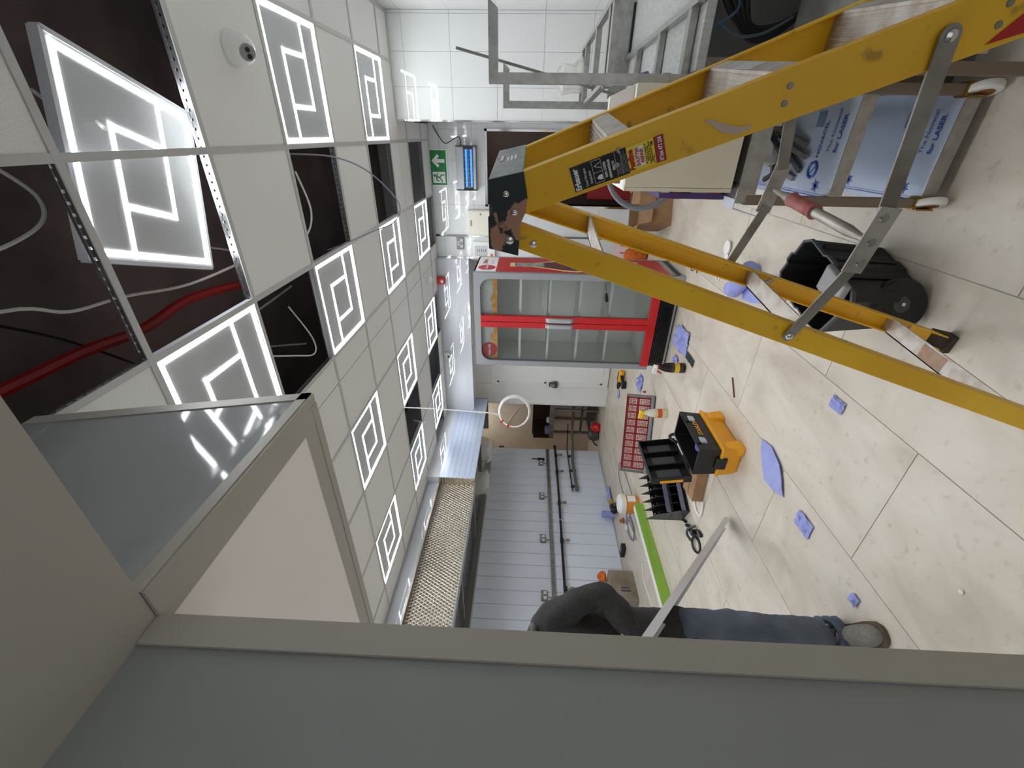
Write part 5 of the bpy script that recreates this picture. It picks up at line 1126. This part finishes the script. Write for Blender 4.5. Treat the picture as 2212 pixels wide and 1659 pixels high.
# orange bucket of filler and clutter near the clad wall
bu = thing('filler_bucket', 'orange plaster bucket with a white paper-lined rim', 'bucket', (-4.0, 3.92, 0))
MB().lathe([(.105, 0), (.112, .02), (.118, .17)], (-4.02, 3.93, .001), 24).build('bucket', mat('orange bucket', (226, 146, 58), .5, n=(14, (206, 124, 40))), bu, True)
rnd = random.Random(3); prof = []
MB().lathe([(.122, .165), (.126, .18), (.122, .225), (.10, .245), (.05, .23), (.01, .238)], (-4.02, 3.93, .001), 20).build('white_rim', mat('caked plaster', (228, 226, 220), .9, bump=(40, .8)), bu, True)
MB().add([(-4.02+.120*math.cos(t), 3.93+.120*math.sin(t), z) for z in (.05, .15) for t in (-.5, -.3, -.1, .1, .3)], [(i, i+1, 6+i, 5+i) for i in range(4)]).build('label', m_wink, bu)
jk = thing('hand_drill', 'dark drill with brass head lying behind the orange bucket', 'drill', (-4.9, 4.75, 0))
MB().lathe([(.03, 0), (.05, .03), (.05, .18), (.03, .2)], (-4.95, 4.80, .06), 12, (.3, -.9, 0)).build('body', m_black, jk, True)
MB().bar((-4.93, 4.72, .05), (-4.80, 4.70, .03), .05, .05).build('grip', m_dgrey, jk, bev=.01)
MB().lathe([(.035, 0), (.035, .05)], (-4.98, 4.90, .06), 12, (-.3, .9, 0)).build('gear_head', mat('brass yellow', (196, 150, 70), .45), jk, True)
crumple('paper_rag', (-5.12, 5.15, 0), (.14, .42, .10), m_blue, 21, label='long crumpled blue paper along the foot of the clad wall', cat='paper', group='blue paper rags on the floor')
tag(MB().lathe([(.02, 0), (.055, 0), (.055, .19), (.02, .19)], (-5.15, 4.80, .001), 20).build('paper_roll', m_blue, smooth=True), 'short upright roll of blue paper against the clad wall', 'paper roll')
for q, (x, y) in enumerate(((-4.80, 4.36), (-4.74, 4.27))): tag(MB().lathe([(.02, 0), (.026, .01), (.022, .05), (.014, .07)], (x, y, .024), 10, (.7, .5 if q else -.5, 0)).build('brass_fitting', mat('copper brass', (166, 96, 56), .4, .5), smooth=True), ['copper pipe fitting on the floor nearer the clad wall', 'copper pipe fitting on the floor nearer the orange bucket'][q], 'fitting')
lp_ = []
for k in range(3): lp_ += arc((-4.52+.02*k, 4.02-.05*k, .006+.006*k), .16-.02*k, k*.4, 2*PI+k*.4, 18, (.8, .45, 0), (-.5, 1.3, 0))
tag(MB().tube([(-4.25, 4.1, .006)]+lp_+[(-4.4, 3.7, .006)], .006, 6).build('cable', m_gcable, smooth=True), 'loops of thin grey cable on the floor below the bucket', 'cable')
cable('cable', [(-4.1, 4.05, .008), (-4.15, 4.6, .006), (-4.25, 5.0, .006), (-4.45, 4.9, .006), (-4.45, 4.5, .006), (-4.3, 4.1, .006)], .005, m_gcable, 'single loop of grey cable on the floor above the bucket')
tag(MB().box(-4.66, -4.60, 4.05, 4.12, 0, .035).build('white_plug', m_white, bev=.006), 'white plug on the floor among the grey cable', 'plug')
sx_ = thing('extension_socket', 'black extension socket on the floor at the clad wall', 'socket', (-5.0, 4.03, 0))
MB().box(-5.11, -4.92, 3.98, 4.07, 0, .06).build('case', m_black, sx_, bev=.006)
MB().lathe([(.026, 0), (.026, .004)], (-5.01, 4.025, .06), 14).build('outlet', m_mgrey, sx_, True)
# steel box by the wall, orange cloth
sbx = thing('steel_box', 'stained steel box standing against the clad wall behind the man', 'box', (-5.0, 3.4, 0))
MB().box(-5.23, -4.87, 3.18, 3.60, .001, .315).build('box_body', mat('stained steel', (158, 150, 138), .4, .4, n=(4, (126, 112, 92), 5)), sbx, bev=.006)
MB().box(-4.869, -4.866, 3.30, 3.32, .08, .2).box(-4.869, -4.866, 3.34, 3.36, .09, .19).build('vent_slot', m_dgrey, sbx)
MB().lathe([(.02, 0), (.025, .01), (.02, .02)], (-4.94, 3.57, .0), 8, (0, 1, 0)).build('knob', m_black, sbx, True)
tag(MB().lathe([(.05, 0), (.075, .02), (.07, .06), (.05, .09), (.02, .11)], (-5.08, 3.64, .317), 12).build('orange_cloth', m_orange, smooth=True), 'bunched orange cloth on top of the stained steel box', 'cloth')
# lime green board
gb = thing('green_board', 'long lime green board with a white edge on the floor', 'board', (-3.9, 3.0, 0))
MB().box(-3.925, -3.845, 2.15, 3.76, .002, .105).build('white_body', m_white, gb, bev=.003)
MB().box(-3.845, -3.83, 2.15, 3.765, .002, .108).build('green_face', m_green, gb, bev=.003)
cable('cable', [(-4.06, 3.1, .006), (-4.35, 3.35, .006), (-4.5, 3.2, .006), (-4.45, 2.9, .006), (-4.4, 2.5, .006)], .007, m_cable, 'white cable on the floor between the steel box and the green board')
tag(MB().lathe([(.006, 0), (.009, .004), (.004, .008)], (-1.297, .933, 0), 8).build('white_chip', m_white, smooth=True), 'tiny white chip on the bare tiles near the partition', 'chip')

# ---------------------------------------------------------------- the man behind the partition, holding a steel channel
def skin(name, verts, edges, rad, M_, parent=None, sub=2, root=0):
    me = bpy.data.meshes.new(name); me.from_pydata([V(v) for v in verts], edges, []); me.materials.append(M_)
    o = bpy.data.objects.new(name, me); COL.objects.link(o)
    if parent is not None: o.parent = parent; o.location = -wloc(parent)
    sk_ = o.modifiers.new('skin', 'SKIN'); sk_.use_smooth_shade = True
    lay = me.skin_vertices[0].data
    for i, r in enumerate(rad):
        lay[i].radius = (r, r) if not isinstance(r, tuple) else r
        lay[i].use_root = (i == root)
    s_ = o.modifiers.new('sub', 'SUBSURF'); s_.levels = sub; s_.render_levels = sub
    dg = bpy.context.evaluated_depsgraph_get(); m2 = bpy.data.meshes.new_from_object(o.evaluated_get(dg))
    o.modifiers.clear(); o.data = m2; m2.materials.clear(); m2.materials.append(M_)
    m2.polygons.foreach_set('use_smooth', [True]*len(m2.polygons))
    return o
def jitter(o, amp, sc, seed):
    from mathutils import noise
    for v in o.data.vertices:
        p = v.co*sc+V((seed, seed*.3, 0)); nn = noise.noise(p)+.5*noise.noise(p*2.3)
        v.co += v.normal*(amp*nn)
m_skin = mat('skin', (198, 150, 124), .55); m_hair = mat('dark hair', (40, 32, 28), .7)
m_jump = mat('charcoal knit', (58, 57, 56), .92, n=(60, (48, 47, 46), 4), bump=(160, .35))
m_jean = mat('worn blue jeans', (74, 84, 100), .85, n=(7, (96, 104, 114), 6), bump=(120, .3))
m_shoe = mat('grey suede', (128, 126, 118), .85, n=(60, (114, 112, 104)))
pe = thing('person', 'person in charcoal jumper and jeans holding a steel channel behind the partition', 'person', (-1.9, 1.12, 0))
J = dict(pel=(-1.935, 1.09, .80), spi=(-1.955, 1.085, .98), che=(-1.955, 1.07, 1.20), nek=(-1.935, 1.035, 1.40), hd0=(-1.945, .995, 1.50), hd1=(-1.95, .965, 1.58), hd2=(-1.955, .95, 1.66),
 ls=(-1.845, 1.10, 1.335), le=(-1.705, 1.155, 1.125), lw=(-1.775, .945, .985), rs=(-2.10, 1.03, 1.335), re=(-2.06, .92, 1.10), rw=(-1.76, .80, 1.06),
 lh=(-1.865, 1.10, .80), lk=(-1.86, 1.06, .42), la=(-1.915, 1.115, .10), lt=(-1.80, 1.065, .05), rh=(-2.02, 1.06, .80), rk=(-2.045, 1.03, .43), ra=(-2.10, 1.10, .085), rt=(-2.0, .98, .035))
K = list(J); ix = {k: i for i, k in enumerate(K)}
E_ = [('pel', 'spi'), ('spi', 'che'), ('che', 'nek'), ('nek', 'hd0'), ('hd0', 'hd1'), ('hd1', 'hd2'), ('che', 'ls'), ('ls', 'le'), ('le', 'lw'), ('che', 'rs'), ('rs', 're'), ('re', 'rw'), ('pel', 'lh'), ('lh', 'lk'), ('lk', 'la'), ('la', 'lt'), ('pel', 'rh'), ('rh', 'rk'), ('rk', 'ra'), ('ra', 'rt')]
Rr = dict(pel=.09, spi=.09, che=.105, nek=.05, hd0=.062, hd1=.085, hd2=.065, ls=.055, le=.038, lw=.026, rs=.055, re=.038, rw=.026, lh=.058, lk=.04, la=.024, lt=.022, rh=.058, rk=.04, ra=.032, rt=.028)
body = skin('body', [J[k] for k in K], [(ix[a], ix[b]) for a, b in E_], [Rr[k] for k in K], m_skin, pe, 2, ix['pel'])
# face features and hair
fd = V((.55, -.80, -.25)).normalized(); hc = V((-1.95, .965, 1.585)); sdv = fd.cross(V((0, 0, 1))).normalized()
MB().tube([hc+fd*.075+V((0, 0, .012)), hc+fd*.102-V((0, 0, .018)), hc+fd*.085-V((0, 0, .026))], [.008, .014, .008], 8).build('nose', m_skin, pe, True)
for s in (-1, 1):
    MB().lathe([(.012, 0), (.008, .006)], hc+fd*.076+sdv*s*.03+V((0, 0, .015)), 10, fd).build('eye', m_wink, pe, True)
    MB().lathe([(.02, -.006), (.026, 0), (.016, .01)], hc+sdv*s*.078, 10, sdv*s).build('ear', m_skin, pe, True)
MB().tube([hc+fd*.078-sdv*.022-V((0, 0, .045)), hc+fd*.086-V((0, 0, .045)), hc+fd*.078+sdv*.022-V((0, 0, .045))], .006, 6).build('mouth', mat('lip', (160, 90, 80), .6), pe, True)
MB().lathe([(.088, -.02), (.094, .02), (.086, .06), (.06, .088), (.02, .1)], hc-fd*.015+V((0, 0, .0)), 16, (0, 0, 1)).build('hair', m_hair, pe, True)
# hands: palm and five fingers closed round the channel
ch0, ch1 = V((-2.338, 2.155, .046)), V((-1.564, .712, 1.166)); cdv = (ch1-ch0).normalized()
def hand(w, g, side, nm):
    w = V(w); g = V(g); ax = cdv; fwd_ = (g-w).normalized(); out = ax.cross(fwd_).normalized()
    vs = [w, w.lerp(g, .5), g]; ed = [(0, 1), (1, 2)]; rd_ = [.026, .030, .030]
    h_ = skin('hand', vs, ed, rd_, m_skin, pe, 1, 0)
    for k in range(4):
        L_ = (.9, 1.05, 1.0, .8)[k]; b = g+ax*((k-1.5)*.019)
        vs = [b-fwd_*.01, b+fwd_*.030*L_+out*.012, b+fwd_*.042*L_-out*.014, b+fwd_*.026*L_-out*.036]
        skin('finger', vs, [(0, 1), (1, 2), (2, 3)], [.010, .009, .0085, .007], m_skin, h_, 1, 0)
    b = w.lerp(g, .35)+ax*.024*side
    skin('thumb', [b, b+ax*.02*side+fwd_*.022-out*.012, b+ax*.012*side+fwd_*.048-out*.026], [(0, 1), (1, 2)], [.012, .010, .008], m_skin, h_, 1, 0)
pl1 = ch0.lerp(ch1, .94)
hand(J['lw'], pl1+V((-.045, .02, -.03)), 1, 'left'); 
pl2 = ch0.lerp(ch1, .975); hand(J['rw'], pl2+V((-.045, .01, -.02)), -1, 'right')
# clothes
jk_ = ['hm2', 'hem', 'spi', 'che', 'col', 'ls', 'lu', 'le', 'lf', 'lw', 'rs', 're', 'rw', 'up']
JP = dict(hm2=(-1.935, 1.092, .655), hem=(-1.94, 1.09, .74), spi=(-1.955, 1.085, .95), che=(-1.955, 1.07, 1.17), up=(-1.945, 1.05, 1.325), col=(-1.925, 1.035, 1.43), ls=(-1.852, 1.10, 1.33), lu=(-1.775, 1.13, 1.235), le=(-1.712, 1.155, 1.125), lf=(-1.728, 1.065, 1.045), lw=(-1.768, .962, .988), rs=(-2.09, 1.03, 1.33), re=(-2.06, .92, 1.10), rw=(-1.80, .815, 1.06))
JE = [('hm2', 'hem'), ('hem', 'spi'), ('spi', 'che'), ('che', 'up'), ('up', 'col'), ('up', 'ls'), ('ls', 'lu'), ('lu', 'le'), ('le', 'lf'), ('lf', 'lw'), ('up', 'rs'), ('rs', 're'), ('re', 'rw')]
JR = dict(hm2=.140, hem=.150, spi=.140, che=.150, up=.125, col=.065, ls=.080, lu=.068, le=.062, lf=.054, lw=.040, rs=.08, re=.058, rw=.04)
ji = {k: i for i, k in enumerate(jk_)}
jump = skin('jumper', [JP[k] for k in jk_], [(ji[a], ji[b]) for a, b in JE], [JR[k] for k in jk_], m_jump, pe, 3, ji['che'])
jitter(jump, .011, 11, 2.0)
MB().tube(arc((-1.915, 1.03, 1.425), .075, 0, 2*PI, 20, (.9, .2, -.25), (-.2, .9, -.1))[:-1], .014, 8, closed=True).build('collar', mat('grey collar', (84, 82, 78), .9), jump, True)
MB().tube(arc((-1.766, .966, .99), .038, 0, 2*PI, 14, (.9, .3, .3), (.1, .6, -.8))[:-1], .010, 8, closed=True).build('cuff', m_jump, jump, True)
LK = ['pel', 'lh', 'lq', 'lk', 'lc', 'la', 'rh', 'rk', 'ra']
LP_ = dict(pel=(-1.935, 1.085, .84), lh=(-1.878, 1.10, .72), lq=(-1.862, 1.098, .56), lk=(-1.846, 1.088, .40), lc=(-1.872, 1.105, .23), la=(-1.908, 1.115, .085), rh=(-2.01, 1.06, .74), rk=(-2.045, 1.03, .43), ra=(-2.10, 1.09, .11))
LE = [('pel', 'lh'), ('lh', 'lq'), ('lq', 'lk'), ('lk', 'lc'), ('lc', 'la'), ('pel', 'rh'), ('rh', 'rk'), ('rk', 'ra')]
LR = dict(pel=.10, lh=.095, lq=.090, lk=.080, lc=.076, la=.080, rh=.098, rk=.08, ra=.075)
li = {k: i for i, k in enumerate(LK)}
jeans = skin('jeans', [LP_[k] for k in LK], [(li[a], li[b]) for a, b in LE], [LR[k] for k in LK], m_jean, pe, 3, 0)
jitter(jeans, .010, 14, 5.0)
for (c, r, tl) in (((-1.912, 1.117, .055), .074, .25), ((-1.905, 1.115, .095), .070, -.2), ((-1.895, 1.112, .14), .066, .3)):
    MB().tube(arc(c, r, 0, 2*PI, 22, (.85, -.5, tl), (.5, .85, -.15))[:-1], .016, 8, closed=True).build('hem_fold', m_jean, jeans, True)
def shoe(an, toe, name):
    an = V(an); toe = V(toe); d = (toe-an); d.z = 0; d.normalize(); s = V((-d.y, d.x, 0)); heel = an-d*.07; heel.z = 0
    L_ = (toe-heel); L_.z = 0; L_ = L_.length+.055
    prof = [(0, .034, .075), (.08, .040, .085), (.16, .043, .075), (.22, .047, .060), (.27, .044, .050), (L_-.01, .026, .036), (L_, .010, .022)]
    vs = []; n_ = 9
    for t, wd, hgt in prof:
        c = heel+d*t
        for k in range(n_):
            a = PI*k/(n_-1); vs.append(tuple(c+s*(wd*math.cos(a))+V((0, 0, .016+hgt*math.sin(a)))))
    m_ = len(prof); fs = [(i*n_+k, i*n_+k+1, (i+1)*n_+k+1, (i+1)*n_+k) for i in range(m_-1) for k in range(n_-1)]+[tuple(range(n_))[::-1], tuple((m_-1)*n_+k for k in range(n_))]+[(i*n_, (i+1)*n_, (i+1)*n_+n_-1, i*n_+n_-1) for i in range(m_-1)]
    u = MB().add(vs, fs).build('shoe', m_shoe, pe, True, sub=1)
    sv = []
    for t, wd, hgt in prof: sv += [heel+d*(t+.004)+s*(wd+.006), heel+d*(t+.004)-s*(wd+.006)]
    order = sv[0::2]+sv[1::2][::-1]
    MB().prism([V((p.x, p.y, .001)) for p in order], (0, 0, .020)).build('sole', mat('worn sole', (96, 84, 70), .8), u)
    for k in range(4):
        t = .125+.022*k; z = .016+.076-.010*k
        MB().tube([heel+d*t-s*.028+V((0, 0, z-.014)), heel+d*(t+.008)+V((0, 0, z+.006)), heel+d*t+s*.028+V((0, 0, z-.014))], .0048, 6).build('lace', m_ink, u, True)
shoe((-1.915, 1.125, 0), (-1.750, 1.04, 0), 'l'); shoe((-2.10, 1.11, 0), (-2.0, .99, 0), 'r')
# the steel channel
cn = MB(); W2, F2, T2 = .040, .030, .003
upv = V((.35, -.45, .82)); sd_ = cdv.cross(upv).normalized(); up2 = sd_.cross(cdv).normalized()
for (a, b, th) in ((-W2, W2, None),):
    c = [sd_*(-W2), sd_*W2, sd_*W2+up2*T2, sd_*(-W2)+up2*T2]; cn.hexa([ch0+q for q in c], [ch1+q for q in c])
for s in (-1, 1):
    c = [sd_*(s*W2), sd_*(s*(W2-T2)), sd_*(s*(W2-T2))-up2*F2, sd_*(s*W2)-up2*F2]; cn.hexa([ch0+q for q in c], [ch1+q for q in c])
tag(cn.build('steel_channel', mat('bright galvanised steel', (214, 217, 222), .3, .45)), 'galvanised steel channel held by the man, far end resting on the floor', 'channel')
